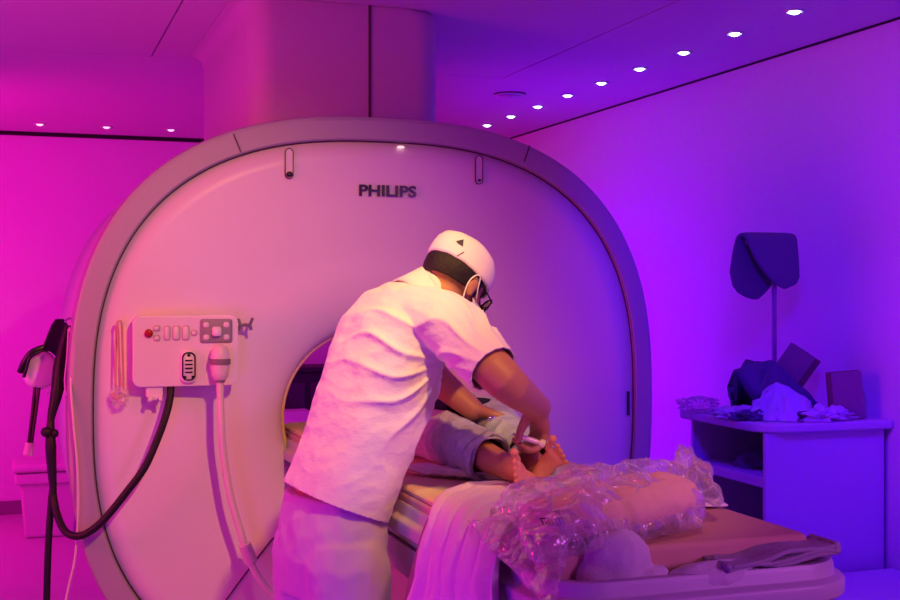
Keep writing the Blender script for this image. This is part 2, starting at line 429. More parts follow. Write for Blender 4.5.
# wordmark
def text_obj(s, size, loc, m, parent, name, ext=.0015, bold=True):
    cu = bpy.data.curves.new(name, 'FONT'); cu.body = s; cu.size = size; cu.extrude = ext; cu.align_x = 'LEFT'
    if bold: cu.offset = size * .028
    o = bpy.data.objects.new('tmp_t', cu); C.objects.link(o)
    dg = bpy.context.evaluated_depsgraph_get(); dg.update()
    me = bpy.data.meshes.new_from_object(o.evaluated_get(dg)); bpy.data.objects.remove(o)
    b = bmesh.new(); b.from_mesh(me); bpy.data.meshes.remove(me)
    return b
b = text_obj('PHILIPS', .055, None, INK, mri, 'wordmark')
xs = [v.co.x for v in b.verts]; zs = [v.co.y for v in b.verts]
w = max(xs) - min(xs); h = max(zs) - min(zs); mx0 = min(xs); mz0 = min(zs)
for v in b.verts:
    x, y, z = v.co; v.co = V((1.045 + (x - mx0) / w * .196, D + .011 - z, 1.807 + (y - mz0) / h * .038))
obj('wordmark', b, mat('ink_gloss', (.02, .015, .05), .18, .7), mri, smooth=False)

# control panel
cp = thing('control_panel', (.48, D, 1.2), 'white rounded control box with keypad and red button on scanner face', 'control panel')
PY = D - .045
rings = [rrect(.481, 1.313, .316, .214, .022, D + .012), rrect(.481, 1.313, .320, .218, .024, PY + .008), rrect(.481, 1.313, .318, .216, .024, PY + .002), rrect(.481, 1.313, .308, .206, .02, PY)]
obj('housing', ringloft(N(), rings), PLA, cp, angle=50)
def pill(name, x, z, w, h, r, m, parent, d=.004, y=None):
    y = PY if y is None else y
    rg = [rrect(x, z, w, h, r, y + .001, 5), rrect(x, z, w, h, r, y - d * .6, 5), rrect(x, z, w * .86, h * .9, r * .8, y - d, 5)]
    return obj(name, ringloft(N(), rg), m, parent, angle=180)
b = N(); n = 20
ringloft(b, [[V((.368 + r * math.cos(2 * PI * k / n), y, 1.368 + r * math.sin(2 * PI * k / n))) for k in range(n)] for r, y in ((.013, PY), (.013, PY - .006), (.010, PY - .009), (.004, PY - .010))])
obj('stop_button', b, REDB, cp, angle=180)
OUTM = mat('button_outline', (.55, .33, .34), .5)
for (x, z, w, h) in ((.392, 1.383, .021, .018), (.392, 1.353, .021, .018), (.423, 1.368, .020, .045), (.451, 1.368, .023, .046), (.479, 1.368, .023, .046), (.504, 1.368, .019, .019)):
    k = pill('button_rim', x, z, w, h, min(w, h) * .35, OUTM, cp, .0025)
    pill('button', x, z, w - .005, h - .005, min(w, h) * .28, BTN, k, .0045)
kp = pill('keypad', .572, 1.373, .100, .074, .008, GREY, cp, .004)
for (x, z) in ((.541, 1.392), (.603, 1.392), (.541, 1.354), (.603, 1.354)): pill('key', x, z, .018, .017, .006, BTN, kp, .004, PY - .003)
pill('joystick', .572, 1.372, .028, .030, .008, WFLAP, kp, .018, PY - .003)
# handset with its black outline
k = pill('socket_plate', .487, 1.266, .050, .106, .02, PLA, cp, .012)
b = N(); o1 = rrect(.487, 1.266, .042, .088, .018, PY - .0125); o2 = rrect(.487, 1.266, .033, .079, .014, PY - .0125)
for L in (o1, o2):
    for p in L:
        if p.z < 1.266: p.x = .487 + (p.x - .487) * 1.0
ringloft(b, [o1, [p + V((0, -.002, 0)) for p in o1], [p + V((0, -.002, 0)) for p in o2], o2], capa=False, capb=False)
obj('plate_border', b, BLKG, k, angle=180)
b = N(); ell(b, (.487, PY - .014, 1.300), (.005, .002, .005), u=12, v=6)
for i, z in enumerate((1.284, 1.272, 1.260, 1.248)): box(b, (.476, PY - .015, z - .0022), (.498, PY - .012, z + .0022))
for x in (.475, .499): box(b, (x - .004, PY - .015, 1.230), (x + .004, PY - .012, 1.237))
obj('plate_marks', b, BLKG, k, smooth=False)
# socket under the box
b = N(); box(b, (.362, D - .035, 1.172), (.412, D - .008, 1.206)); box(b, (.372, D - .04, 1.163), (.403, D - .01, 1.176)); obj('outlet_block', b, PLA, cp, bevel=.003)
b = N(); n = 16
tube(b, [(.366, D - .045, 1.168), (.376, D - .045, 1.166)], .009, 12, sm=False); tube(b, [(.398, D - .045, 1.166), (.408, D - .045, 1.168)], .009, 12, sm=False)
obj('outlet_clip', b, PLA, cp)
# small wall hook right of the box
hk = thing('cable_hook', (.665, D, 1.38), 'small grey H-shaped cable hook right of the control box', 'hook')
b = N(); y = D - .0
for P in ([(.648, y - .004, 1.408), (.652, y - .012, 1.393), (.655, y - .012, 1.385)], [(.690, y - .02, 1.412), (.683, y - .015, 1.393), (.676, y - .012, 1.385)], [(.652, y - .012, 1.388), (.668, y - .014, 1.391), (.684, y - .012, 1.388)], [(.650, y - .012, 1.388), (.646, y - .01, 1.372)], [(.684, y - .012, 1.388), (.687, y - .01, 1.374)]):
    tube(b, P, .005, 8, ns=4)
tube(b, [(.668, y + .03, 1.389), (.668, y - .014, 1.389)], .005, 8, sm=False)
obj('hook_prongs', b, BAND, hk)

# call bulb plugged below the keypad, with its hose
hs = thing('white_hose', (.575, D - .08, .5), 'white hose with domed plug and grey clip hanging from control box', 'hose')
b = N(); n = 24; x, y = .579, PY - .030
def lathe(bm, x, y, prof, n=24):
    return ringloft(bm, [[V((x + r * math.cos(2 * PI * k / n), y + r * math.sin(2 * PI * k / n), z)) for k in range(n)] for r, z in prof])
lathe(b, x, y, ((.004, 1.333), (.010, 1.332), (.020, 1.326), (.026, 1.315), (.029, 1.30), (.029, 1.262), (.027, 1.25), (.026, 1.237), (.018, 1.224), (.014, 1.222)))
obj('plug_dome', b, HOSE, hs, angle=60)
b = N(); lathe(b, x, y, ((.030, 1.289), (.033, 1.288), (.033, 1.272), (.030, 1.271))); obj('clip_band', b, BAND, hs, angle=60)
b = N(); lathe(b, x, y, ((.013, 1.224), (.0155, 1.224), (.0155, 1.217), (.013, 1.216))); obj('collar', b, BAND, hs)
tube_p = [(.579, y, 1.22), (.580, y, 1.17), (.582, 3.79, 1.08), (.592, 3.80, .98), (.612, 3.80, .86), (.640, 3.80, .76), (.662, 3.80, .685), (.70, 3.79, .60), (.76, 3.78, .53), (.85, 3.74, .45), (.93, 3.70, .34)]
obj('hose_tube', tube(N(), tube_p, .0115, 12), HOSE, hs)
a = V((.655, 3.80, .71)); c2 = V((.676, 3.80, .655)); obj('joining_sleeve', tube(N(), [a, c2], .020, 16, sm=False), HOSE, hs)

# amber tubing with bag left of the box
tb = thing('tubing_loop', (.285, D, 1.15), 'thin amber tubing loop with clear pouch hanging left of control box', 'medical tubing')
b = N()
tube(b, [(.272, D - .02, 1.21), (.273, D - .02, 1.32), (.276, D - .022, 1.395), (.284, D - .024, 1.405), (.291, D - .022, 1.395), (.293, D - .02, 1.32), (.296, D - .02, 1.20)], .0035, 8)
tube(b, [(.276, D - .03, 1.40), (.281, D - .03, 1.30), (.288, D - .028, 1.21)], .003, 8)
obj('tubes', b, TUBEM, tb)
b = N(); tube(b, [(.284, D + .02, 1.40), (.284, D - .026, 1.40)], .004, 8, sm=False); obj('peg', b, PLA, tb)
def crumple(c, ax, amp, freq, seed, sub=5, se=2.0, flat=None, fn=None):
    b = bmesh.new(); bmesh.ops.create_icosphere(b, subdivisions=sub, radius=1)
    for v in b.verts:
        p = v.co.copy()
        q = V([math.copysign(abs(k) ** (2 / se), k) for k in p]) if se != 2 else p
        d = 1 + amp * (fbm(p, freq, seed) + .6 * (ridge(p, freq * 1.5, seed + 3) - .5))
        q = q * d
        w = V((q.x * ax[0], q.y * ax[1], q.z * ax[2]))
        if flat is not None and w.z < flat: w.z = flat + (w.z - flat) * .08
        if fn: w = fn(w)
        v.co = w + V(c)
    return b
b = crumple((.285, D - .018, 1.175), (.028, .012, .028), .5, 2.2, 4, sub=4); obj('clear_pouch', b, FILM, tb)
b = N(); tube(b, [(.262, D - .02, 1.19), (.272, D - .03, 1.17), (.29, D - .028, 1.18), (.305, D - .02, 1.175)], .003, 6); obj('pouch_tube', b, TUBEM, tb)

# black power cable from the box, looping to the hanging bundle on the left
b = N(); cy = 3.80
P = [(.437, D - .022, 1.212), (.432, 3.83, 1.17), (.418, 3.81, 1.12), (.392, 3.80, 1.05), (.352, 3.79, .965), (.30, 3.79, .895), (.243, 3.79, .825), (.198, 3.80, .783), (.160, 3.82, .765), (.125, 3.86, .775), (.103, 3.92, .82), (.092, 3.96, .88)]
bc = thing('black_cable', (.16, 3.8, .7), 'thick black cable looping from under control box to the left side', 'cable')
obj('cable_loop', tube(b, P, .0115, 12), BLK, bc)
obj('cable_drop', tube(N(), [(.094, 3.955, .90), (.088, 3.95, .85), (.078, 3.94, .70), (.072, 3.94, .45), (.075, 3.95, .2), (.12, 3.98, .012), (.2, 4.0, .012)], .0105, 12), BLK, bc)
bd = thing('cable_bundle', (.09, 4.0, .9), 'thick black strapped cable bundle hanging on left side of scanner', 'cable bundle')
P = [(.095, 3.955, .87), (.090, 3.96, .95), (.087, 3.96, 1.02), (.088, 3.97, 1.10), (.105, 3.98, 1.18), (.115, 3.99, 1.26), (.128, 4.0, 1.33), (.140, 4.0, 1.39)]
obj('bundle_wrap', tube(N(), P, [.012, .018, .021, .014, .024, .026, .020, .012], 14, flat=(1, .8)), BLK, bd)
b = N(); ell(b, (.075, 3.95, 1.065), (.018, .016, .016), u=14, v=10); ell(b, (.098, 3.95, 1.06), (.012, .014, .014), u=14, v=10); obj('bundle_knot', b, BLK, bd)
b = N(); tube(b, [(.15, 4.05, 1.41), (.14, 4.0, 1.41), (.13, 3.99, 1.40)], .004, 8); obj('bundle_hook', b, METAL, bd)
# thin grey lead hanging by the band
gl = thing('grey_lead', (.15, 3.9, .6), 'thin grey cord trailing down the scanner edge to the floor', 'cord')
P = [(.150, 3.93, 1.40), (.153, 3.9, 1.30), (.143, 3.87, 1.22), (.150, 3.85, 1.10), (.160, 3.845, .98), (.163, 3.84, .86), (.158, 3.84, .76), (.150, 3.84, .68), (.128, 3.84, .58), (.10, 3.82, .40), (.12, 3.8, .15), (.2, 3.8, .008)]
obj('lead_wire', tube(N(), P, .0035, 8), HOSE, gl)
b = N(); tube(b, [(.142, 3.95, 1.385), (.150, 3.93, 1.34), (.147, 3.93, 1.25), (.135, 3.93, 1.18), (.128, 3.93, 1.22), (.135, 3.93, 1.3), (.140, 3.95, 1.38)], .003, 8); obj('lead_coil', b, HOSE, gl)
# headset
hd = thing('headset', (.07, 4.25, 1.1), 'white ear cup headset with black straps hanging left of scanner', 'headset')
b = N(); ell(b, (.058, 4.22, 1.240), (.055, .045, .064), u=28, v=18, se=2.3); obj('ear_cup', b, mat('earcup_gloss', (.72, .66, .72), .18, .6), hd)
b = N(); prism(b, [(.045, 4.20, 1.300), (.068, 4.20, 1.315), (.095, 4.20, 1.385), (.108, 4.20, 1.405), (.135, 4.20, 1.405), (.148, 4.20, 1.385), (.142, 4.20, 1.30), (.135, 4.20, 1.17), (.11, 4.20, 1.17), (.112, 4.20, 1.28), (.09, 4.20, 1.30), (.06, 4.20, 1.300)], (0, .03, 0)); obj('head_strap', b, BLK, hd, bevel=.006)
b = N(); tube(b, [(.07, 4.17, 1.315), (.035, 4.165, 1.30), (.012, 4.17, 1.27), (-.002, 4.18, 1.235)], .010, 10); tube(b, [(.065, 4.165, 1.305), (.03, 4.16, 1.285), (.018, 4.165, 1.25), (.010, 4.17, 1.22)], .006, 10)
obj('cup_yoke', b, BLKG, hd)
b = N(); tube(b, [(.045, 4.2, 1.19), (.036, 4.2, 1.10), (.024, 4.2, 1.0)], .0055, 8); tube(b, [(.058, 4.2, 1.19), (.046, 4.2, 1.10), (.032, 4.2, .995)], .0055, 8); obj('air_leads', b, BLKG, hd)
b = N(); tube(b, [(.029, 4.2, 1.005), (.022, 4.2, .965)], .016, 12, sm=False); obj('lead_plug', b, HOSE, hd)
b = N(); tube(b, [(.08, 4.2, 1.19), (.085, 4.18, 1.165), (.10, 4.18, 1.175), (.095, 4.2, 1.195), (.08, 4.19, 1.185)], .004, 8); obj('cup_clip', b, FILM, hd)

# bin at the back left
bn = thing('waste_bin', (.12, 7.95, 0), 'pale square waste bin with lid by the back wall', 'bin')
def taper(bm, x0, x1, y0, y1, z0, z1, t):
    ringloft(bm, [[V(p) for p in ((x0 + t, y0 + t, z0), (x1 - t, y0 + t, z0), (x1 - t, y1 - t, z0), (x0 + t, y1 - t, z0))], [V(p) for p in ((x0, y0, z1), (x1, y0, z1), (x1, y1, z1), (x0, y1, z1))]]); return bm
obj('bin_body', taper(N(), -.01, .34, 7.78, 8.12, 0, .38, .03), BIN, bn, bevel=.02)
obj('bin_collar', rbox((-.035, 7.76, .33), (.36, 8.14, .40)), BIN, bn, bevel=.015)
obj('bin_lid', rbox((-.05, 7.74, .405), (.37, 8.16, .455)), BIN, bn, bevel=.02)

# dark console seen through the bore
cs = thing('dark_console', (1.9, 8.5, 0), 'low dark cabinet by the back wall seen through the bore', 'cabinet')
obj('console_body', rbox((1.35, 8.36, 0), (2.9, 8.69, .93)), CONS, cs, bevel=.01)
obj('console_top', rbox((1.33, 8.33, .93), (2.92, 8.69, .965)), CONS, cs, bevel=.008)
for i in range(3): obj('drawer_front', rbox((1.40 + i * .5, 8.345, .1), (1.86 + i * .5, 8.36, .86)), mat('console_front', (.06, .05, .07), .4), cs, bevel=.006)
ws = thing('white_carton', (1.76, 8.2, 0), 'white box on a stand in front of the dark console', 'box')
obj('carton_body', rbox((1.62, 8.05, .0), (1.84, 8.25, .69)), WALL, ws, bevel=.008)
obj('carton_band', rbox((1.70, 8.044, .595), (1.80, 8.051, .604)), INK, ws)

# ---------------------------------------------------------------- patient table
tbt = thing('patient_table', (1.13, 2.9, 0), 'long pale scanner couch with raised rails running into the bore', 'table')
def rail_ring(off, z, r, y0=1.86, x0=.835, x1=1.435, y1=4.05, n=10):
    # open U path: left side, rounded front corners, right side
    P = [V((x0 - off, y1, z))]
    for k in range(n + 1):
        a = PI + PI / 2 * k / n; P.append(V((x0 - off + r + off * 0 + (r) * math.cos(a), y0 - off + r + r * math.sin(a), z)))
    for k in range(n + 1):
        a = 1.5 * PI + PI / 2 * k / n; P.append(V((x1 + off - r + r * math.cos(a), y0 - off + r + r * math.sin(a), z)))
    P.append(V((x1 + off, y1, z))); return P
def sweep(prof, r0):
    rings = []
    paths = [rail_ring(o, z, r0 + o) for o, z in prof]
    m = len(paths[0])
    for i in range(m): rings.append([paths[j][i] for j in range(len(prof))])
    return ringloft(N(), rings)
obj('side_rail', sweep([(-.028, .972), (-.026, 1.0), (-.018, 1.007), (-.004, 1.006), (.0, .998), (.001, .982), (.004, .978), (.016, .976), (.021, .970), (.021, .948), (.015, .942), (-.02, .942)], .10), TABLE, tbt, angle=50)
obj('tray', rbox((.84, 1.90, .945), (1.43, 4.05, .975)), TABLE, tbt, bevel=.004)
# skirt
b = N(); sec = [(.862, .942), (.852, .925), (.856, .86), (.885, .80), (.95, .775)]
rings = []
for y in (1.99, 4.02): rings.append([V((x, y, z)) for x, z in sec] + [V((2.27 - x, y, z)) for x, z in sec[::-1]])
ringloft(b, rings); obj('skirt', b, TABLE, tbt, bevel=.008)
obj('skirt_groove', rbox((.849, 2.0, .902), (.86, 4.0, .908)), SEAM, tbt)
b = N(); box(b, (.98, 2.75, .05), (1.28, 3.75, .79)); obj('pedestal', b, TABD, tbt, bevel=.03)
b = N(); box(b, (.9, 2.45, 0), (1.36, 3.85, .06)); obj('foot_plate', b, TABD, tbt, bevel=.015)
b = N(); tube(b, [(.86, 2.52, .86), (.835, 2.5, .84), (.825, 2.49, .79), (.825, 2.5, .72), (.84, 2.52, .69), (.87, 2.52, .69)], .014, 12); obj('grab_handle', b, TABLE, tbt)
obj('bore_bridge', rbox((.90, 4.06, .84), (1.33, 5.4, .885)), PLA, tbt, bevel=.01)

# mattress
ms = thing('mattress_pad', (1.13, 3.2, .975), 'cream mattress pad with rose vinyl side under the patient', 'mattress')
def slab(x0, x1, y0, y1, z0, z1, r, m, name, parent, n=8):
    b = N(); rg = []
    def ring(e, z, rr):
        out = []
        for (cx, cy, a0) in ((x1 - rr, y1 - rr, 0), (x0 + rr, y1 - rr, 90), (x0 + rr, y0 + rr, 180), (x1 - rr, y0 + rr, 270)):
            for k in range(n + 1):
                a = math.radians(a0 + 90 * k / n); out.append(V((cx + (rr - e) * math.cos(a), cy + (rr - e) * math.sin(a), z)))
        return out
    rg = [ring(.006, z0, r), ring(0, z0 + .006, r), ring(0, z1 - .012, r), ring(.004, z1 - .004, r), ring(.012, z1, r)]
    return obj(name, ringloft(b, rg), m, parent, angle=50)
slab(.842, 1.408, 2.36, 4.22, .977, 1.028, .05, PADS, 'vinyl_case', ms)
slab(.848, 1.402, 2.37, 4.21, 1.0285, 1.040, .05, PADM, 'cotton_top', ms)
fm = slab(.862, 1.392, 1.935, 2.35, .978, 1.046, .02, FOAM, 'foam_block', None); tag(fm, 'rose foam block at the foot end of the couch, under the bag', 'foam block')

# ---------------------------------------------------------------- cloth helpers
def cloth_grid(fn, nu, nv, th=.004, name='cloth', m=SHEET, parent=None, sub=0):
    """fn(u,v)->V ; gives a cloth with thickness"""
    b = N(); G = [[b.verts.new(fn(i / (nu - 1), j / (nv - 1))) for j in range(nv)] for i in range(nu)]
    for i in range(nu - 1):
        for j in range(nv - 1): b.faces.new((G[i][j], G[i + 1][j], G[i + 1][j + 1], G[i][j + 1]))
    o = obj(name, b, m, parent, angle=180)
    s = o.modifiers.new('th', 'SOLIDIFY'); s.thickness = th; s.offset = 0
    o.modifiers.move(len(o.modifiers) - 1, 0)
    return o
def pathpt(P, s):
    L = [0]
    for a, b in zip(P, P[1:]): L.append(L[-1] + (V(b) - V(a)).length)
    d = s * L[-1]
    for i in range(len(P) - 1):
        if d <= L[i + 1] or i == len(P) - 2:
            t = (d - L[i]) / max(1e-9, L[i + 1] - L[i]); return V(P[i]).lerp(V(P[i + 1]), min(1, t))
# sheet: over the mattress from the far side and down over the near rail
prof_s = catmull([(1.385, 0, 1.05), (1.25, 0, 1.052), (1.05, 0, 1.054), (.92, 0, 1.056), (.86, 0, 1.055), (.825, 0, 1.035), (.80, 0, .98), (.79, 0, .88), (.785, 0, .75), (.78, 0, .58)], 8)
def sheetf(u, v):
    p = pathpt(prof_s, u).copy()
    # u: 0 far side -> 1 bottom ; v: 0 head side -> 1 foot side
    drop = min(1, max(0, (u - .42) / .35))
    yb = 2.86 * (1 - drop) + 2.50 * drop; yf = 2.24 * (1 - drop) + 2.02 * drop
    if u < .42: yb = 2.74 + (2.60 - 2.74) * (u / .42); yf = 2.22
    else:
        k = min(1, drop ** .8 * 1.25); yb = 2.60 + (2.35 - 2.60) * k; yf = 2.22 + (1.94 - 2.22) * k
    spread = max(0, u - .58) / .42
    yb += spread * .34; yf += spread * .20
    y = yb + (yf - yb) * v
    fold = abs(math.sin(v * 13 + 1.0 * math.sin(u * 4) + 1.0 + 1.5 * v * v)) ** .7
    w = min(1, max(.12, (u - .28) / .3))
    nz = fbm((u * 6, v * 9, 0), 1, 3) * .010
    amp = .036 * w * (.4 + .6 * v)
    off = amp * fold + nz * (1 if u > .5 else .5)
    if u < .5: p.z += abs(off) * .9 + .002
    else:
        t = min(1, (u - .5) / .12); p.x -= abs(off) * t; p.z += abs(off) * (1 - t)
    y += .012 * fbm((u * 4, v * 3, 2), 1, 5)
    return V((p.x, y, p.z))
o = cloth_grid(sheetf, 110, 90, .004, 'bed_sheet', SHEET)
tag(o, 'white crumpled sheet across the mattress, draped in folds over the near rail', 'sheet')
prof_t = catmull([(.93, 0, 1.044), (.87, 0, 1.046), (.832, 0, 1.03), (.812, 0, .97), (.80, 0, .86), (.795, 0, .70), (.79, 0, .55)], 8)
def towelf(u, v):
    p = pathpt(prof_t, u).copy(); y = (2.44 + .18 * u) + (-.25) * v
    a = .012 * (math.sin(v * 11 + 2 * u) * .5 + .5) * min(1, u * 2)
    return V((p.x - a, y + .01 * fbm((u * 3, v * 3, 1), 1, 8), p.z))
o = cloth_grid(towelf, 50, 40, .005, 'shaded_towel', SHEET2); tag(o, 'shadow side of towel, coloured dark mauve, hanging behind the white sheet over the near rail', 'towel')
# small crumpled sheet rumple under the patient
def rumf(u, v):
    x = .90 + .30 * u; y = 2.98 - .40 * u + (-.06 - .04 * u) * v + .02 * fbm((u * 5, v * 2, 0), 1, 7)
    z = 1.046 + .016 * abs(math.sin(v * 9 + u * 4)) + .01 * abs(fbm((u * 8, v * 6, 0), 1, 2))
    return V((x, y, z))
o = cloth_grid(rumf, 60, 30, .003, 'crumpled_cloth', SHEET); tag(o, 'narrow crumpled pale cloth lying beside the patient legs', 'cloth')

# ---------------------------------------------------------------- bag with pillow at the foot end
def pillowish(c00, c10, c11, c01, th, seed, amp, nu=80, nv=60, zdown=.25, freq=5, ex=.5, edge=None):
    b = N(); C4 = [V(c) for c in (c00, c10, c11, c01)]
    def base(u, v): return (C4[0] * (1 - u) + C4[1] * u) * (1 - v) + (C4[3] * (1 - u) + C4[2] * u) * v
    G = []
    for side in (1, -1):
        g_ = []
        for i in range(nu):
            r_ = []
            for j in range(nv):
                u = i / (nu - 1); v = j / (nv - 1)
                if side == -1 and (i in (0, nu - 1) or j in (0, nv - 1)): r_.append(G[0][i][j]); continue
                e = (max(0, 4 * u * (1 - u)) ** ex) * (max(0, 4 * v * (1 - v)) ** ex)
                p = base(u, v)
                n_ = (fbm((u * freq, v * freq, side), 1, seed) + .7 * (ridge((u * freq * 1.2, v * freq * 1.2, side * 2), 1.0, seed + 1) - .5)) * amp
                k = th * e if side == 1 else -th * e * zdown
                sh_ = V((fbm((u * 4, v * 4, 9), 1, seed + 5), fbm((u * 4, v * 4, 19), 1, seed + 6), 0)) * amp * .8
                p = p + V((0, 0, k + n_ * (.35 + .65 * e) * (1 if side == 1 else .2))) + sh_
                r_.append(b.verts.new(p))
            g_.append(r_)
        G.append(g_)
        for i in range(nu - 1):
            for j in range(nv - 1):
                q = (g_[i][j], g_[i + 1][j], g_[i + 1][j + 1], g_[i][j + 1])
                try: b.faces.new(q if side == 1 else q[::-1])
                except ValueError: pass
    return b
pl = thing('rose_pillow', (1.12, 2.1, 1.04), 'rose pillow roll wrapped inside the clear plastic bag', 'pillow')
b = N()
elloft(b, [((.86, 2.09, 1.070), (0, .03, 0), (0, 0, .015)), ((.885, 2.09, 1.077), (0, .09, 0), (0, 0, .028)), ((.95, 2.09, 1.083), (0, .135, 0), (0, 0, .036)), ((1.06, 2.11, 1.088), (0, .14, .0), (0, 0, .040)), ((1.16, 2.14, 1.092), (0, .14, .0), (0, 0, .043)), ((1.24, 2.17, 1.092), (0, .13, .0), (0, 0, .042)), ((1.305, 2.20, 1.088), (0, .10, .0), (0, 0, .035)), ((1.33, 2.21, 1.08), (0, .04, .0), (0, 0, .02))], 40, 2.3)
for v in b.verts: v.co.x = .86 + (v.co.x - .86) * .83; v.co.y = 2.065 + (v.co.y - 2.12) * .85; v.co.z += .006
b = fuse(b, .006, 4, lambda p, n: .010 * fbm(p, 9, 2) + .004 * ridge(p, 26, 4))
obj('pillow_roll', b, PILL, pl, angle=180)
bag = thing('plastic_bag', (1.1, 2.1, 1.04), 'clear crinkled plastic bag holding a pillow at foot of the couch', 'plastic bag')
b = pillowish((.87, 2.22, 1.075), (1.32, 2.27, 1.10), (1.19, 1.99, 1.06), (.80, 1.86, 1.05), .088, 3, .020, 110, 90, zdown=.02, freq=4.5, ex=.34)
obj('bag_film', b, FILM, bag, angle=180)
# two loose flaps of the bag
b = pillowish((.80, 2.20, 1.06), (.92, 2.03, 1.10), (.88, 1.90, 1.055), (.79, 1.78, .985), .02, 9, .010, 50, 40, zdown=.3, freq=3)
obj('bag_flap', b, FILM, bag, angle=180)
b = pillowish((1.22, 2.22, 1.10), (1.345, 2.33, 1.15), (1.365, 2.26, 1.12), (1.28, 2.05, 1.08), .03, 12, .02, 50, 40, zdown=.4, freq=4)
obj('bag_neck', b, FILM, bag, angle=180)
# printed mark on the bag
b = N()
def onbag(u, v): return V((.850 + u * .55, 1.935 + .22 * v * .8 - .05 * u, 1.094 + v * .10))
for (a, c) in (((0, 0), (0, .1)), ((0, .1), (.045, .1)), ((.045, .1), (.045, 0)), ((.045, 0), (0, 0)), ((.012, .03), (.012, .075)), ((.022, .02), (.022, .08)), ((.032, .03), (.032, .075)), ((.055, .12), (.062, .19)), ((.062, .19), (.068, .14)), ((.068, .14), (.074, .20)), ((.056, .02), (.058, .10)), ((.066, .0), (.068, .10))):
    tube(b, [onbag(*a), onbag(*c)], .0012, 5, sm=False)
obj('printed_mark', b, INK, bag)

# bundles at the foot end
def fold_disp(A=.006, s=22, dirv=(1, .3, .2), seed=1):
    d = V(dirv).normalized()
    def f(p, n):
        al = p.dot(d); q = p * s - d * (al * s * .8)
        return A * (1 - abs(noise.noise(q + V((seed, 0, 0)))) * 2) + A * .4 * noise.noise(p * s * 2)
    return f
b = N(); ell(b, (.985, 1.925, 1.022), (.062, .035, .058)); ell(b, (1.01, 1.92, .995), (.075, .03, .025)); ell(b, (.955, 1.925, 1.0), (.045, .03, .04))
b = fuse(b, .005, 4, fold_disp(.005, 26, (.2, .1, 1), 4)); o = obj('bundled_towel', b, BUND, None, angle=180); tag(o, 'rounded lilac towel bundle in front of the plastic bag at couch end', 'towel')
b = N(); ell(b, (1.16, 1.895, .995), (.09, .035, .025)); b = fuse(b, .005, 3, fold_disp(.004, 26, (1, .1, 0), 7)); o = obj('small_towel', b, BUND, None, angle=180); tag(o, 'low white towel lump between the bundle and folded grey cloth', 'towel')
fc = thing('folded_cloth', (1.32, 1.9, 1.0), 'folded grey cloth lying on right end of couch rail', 'cloth')
for i, (dz, dx, th) in enumerate(((0, 0, .007), (.013, .008, .006), (.027, -.004, .008))):
    def ff(u, v, dz=dz, dx=dx):
        x = 1.165 + .240 * u + dx; y = 1.855 + .08 * v + .02 * u
        return V((x, y, 1.010 + dz * (.2 + u * .45) + .008 * u + .003 * fbm((u * 5, v * 5, dz * 90), 1, 4) + .004 * math.sin(u * 9 + dz * 100)))
    cloth_grid(ff, 40, 16, th, 'cloth_fold', GREYC, fc)
b = N(); P = [(1.445, 1.905, 1.03 + .0), (1.455, 1.91, 1.045), (1.448, 1.915, 1.068)]
elloft(b, [((1.405, 1.875 + .08 * k / 6, 1.029), (.008, 0, 0), (0, 0, .012)) for k in range(7)], 20); obj('fold_edge', b, GREYC, fc, angle=180)

# ---------------------------------------------------------------- figures
def cutend(bm, p, n, rad):
    fs = [f for f in bm.faces if (f.calc_center_median() - p).length < rad]
    g_ = set(fs)
    for f in fs: g_.update(f.edges); g_.update(f.verts)
    bmesh.ops.bisect_plane(bm, geom=list(g_), plane_co=p, plane_no=n, clear_outer=True)
def frame(f, u):
    f = V(f).normalized(); u = V(u); l = u.cross(f).normalized(); u = f.cross(l).normalized()
    return Matrix((f, l, u)).transposed()      # columns forward, left, up
# technician -------------------------------------------------------
yaw = math.radians(12)
F_ = V((math.cos(yaw), math.sin(yaw), 0)); L_ = V((-math.sin(yaw), math.cos(yaw), 0)); U_ = V((0, 0, 1))
per = thing('person', (.66, 2.78, 0), 'person in white shirt, trousers and cap bending over the couch, back to us', 'person')
MID = 2.78
def tor(x, z, y=None): return V((x, MID if y is None else y, z))
spine = [(.672, .93, -10), (.690, 1.01, -20), (.735, 1.12, -26), (.765, 1.21, -28), (.800, 1.30, -30), (.828, 1.385, -32), (.857, 1.45, -34), (.885, 1.495, -36)]
def sec(x, z, deg, hd, hw):
    a = math.radians(deg); d = F_ * math.cos(a) + U_ * math.sin(a)
    return (tor(x, z), d * hd, L_ * hw)
RS, RE, RW = V((.905, 2.615, 1.432)), V((.978, 2.43, 1.302)), V((1.112, 2.565, 1.232))
LS, LE, LW = V((.865, 2.945, 1.44)), V((1.00, 3.02, 1.285)), V((1.088, 2.93, 1.195))
head_c = V((.983, 2.765, 1.516))
hf = V((math.cos(math.radians(22)) * .80, math.sin(math.radians(22)) * .80, -.60)); HM = frame(hf, (.3, .1, 1))
HS = .86
def H(f, l, u): return head_c + HM @ (V((f, l, u)) * HS)
body = N()
elloft(body, [sec(*s, hd, hw) for s, hd, hw in zip(spine, (.085, .085, .08, .085, .09, .085, .07, .04), (.14, .13, .125, .135, .15, .155, .13, .06))], 24)
limb(body, [tor(.85, 1.45), tor(.905, 1.488, 2.775), H(-.02, 0, -.045)], [.055, .050, .048])
limb(body, [RS + V((-.03, .06, .02)), RS, RE, RW], [.055, .054, .044, .029])
limb(body, [LS + V((0, -.06, .02)), LS, LE, LW], [.055, .052, .042, .028])
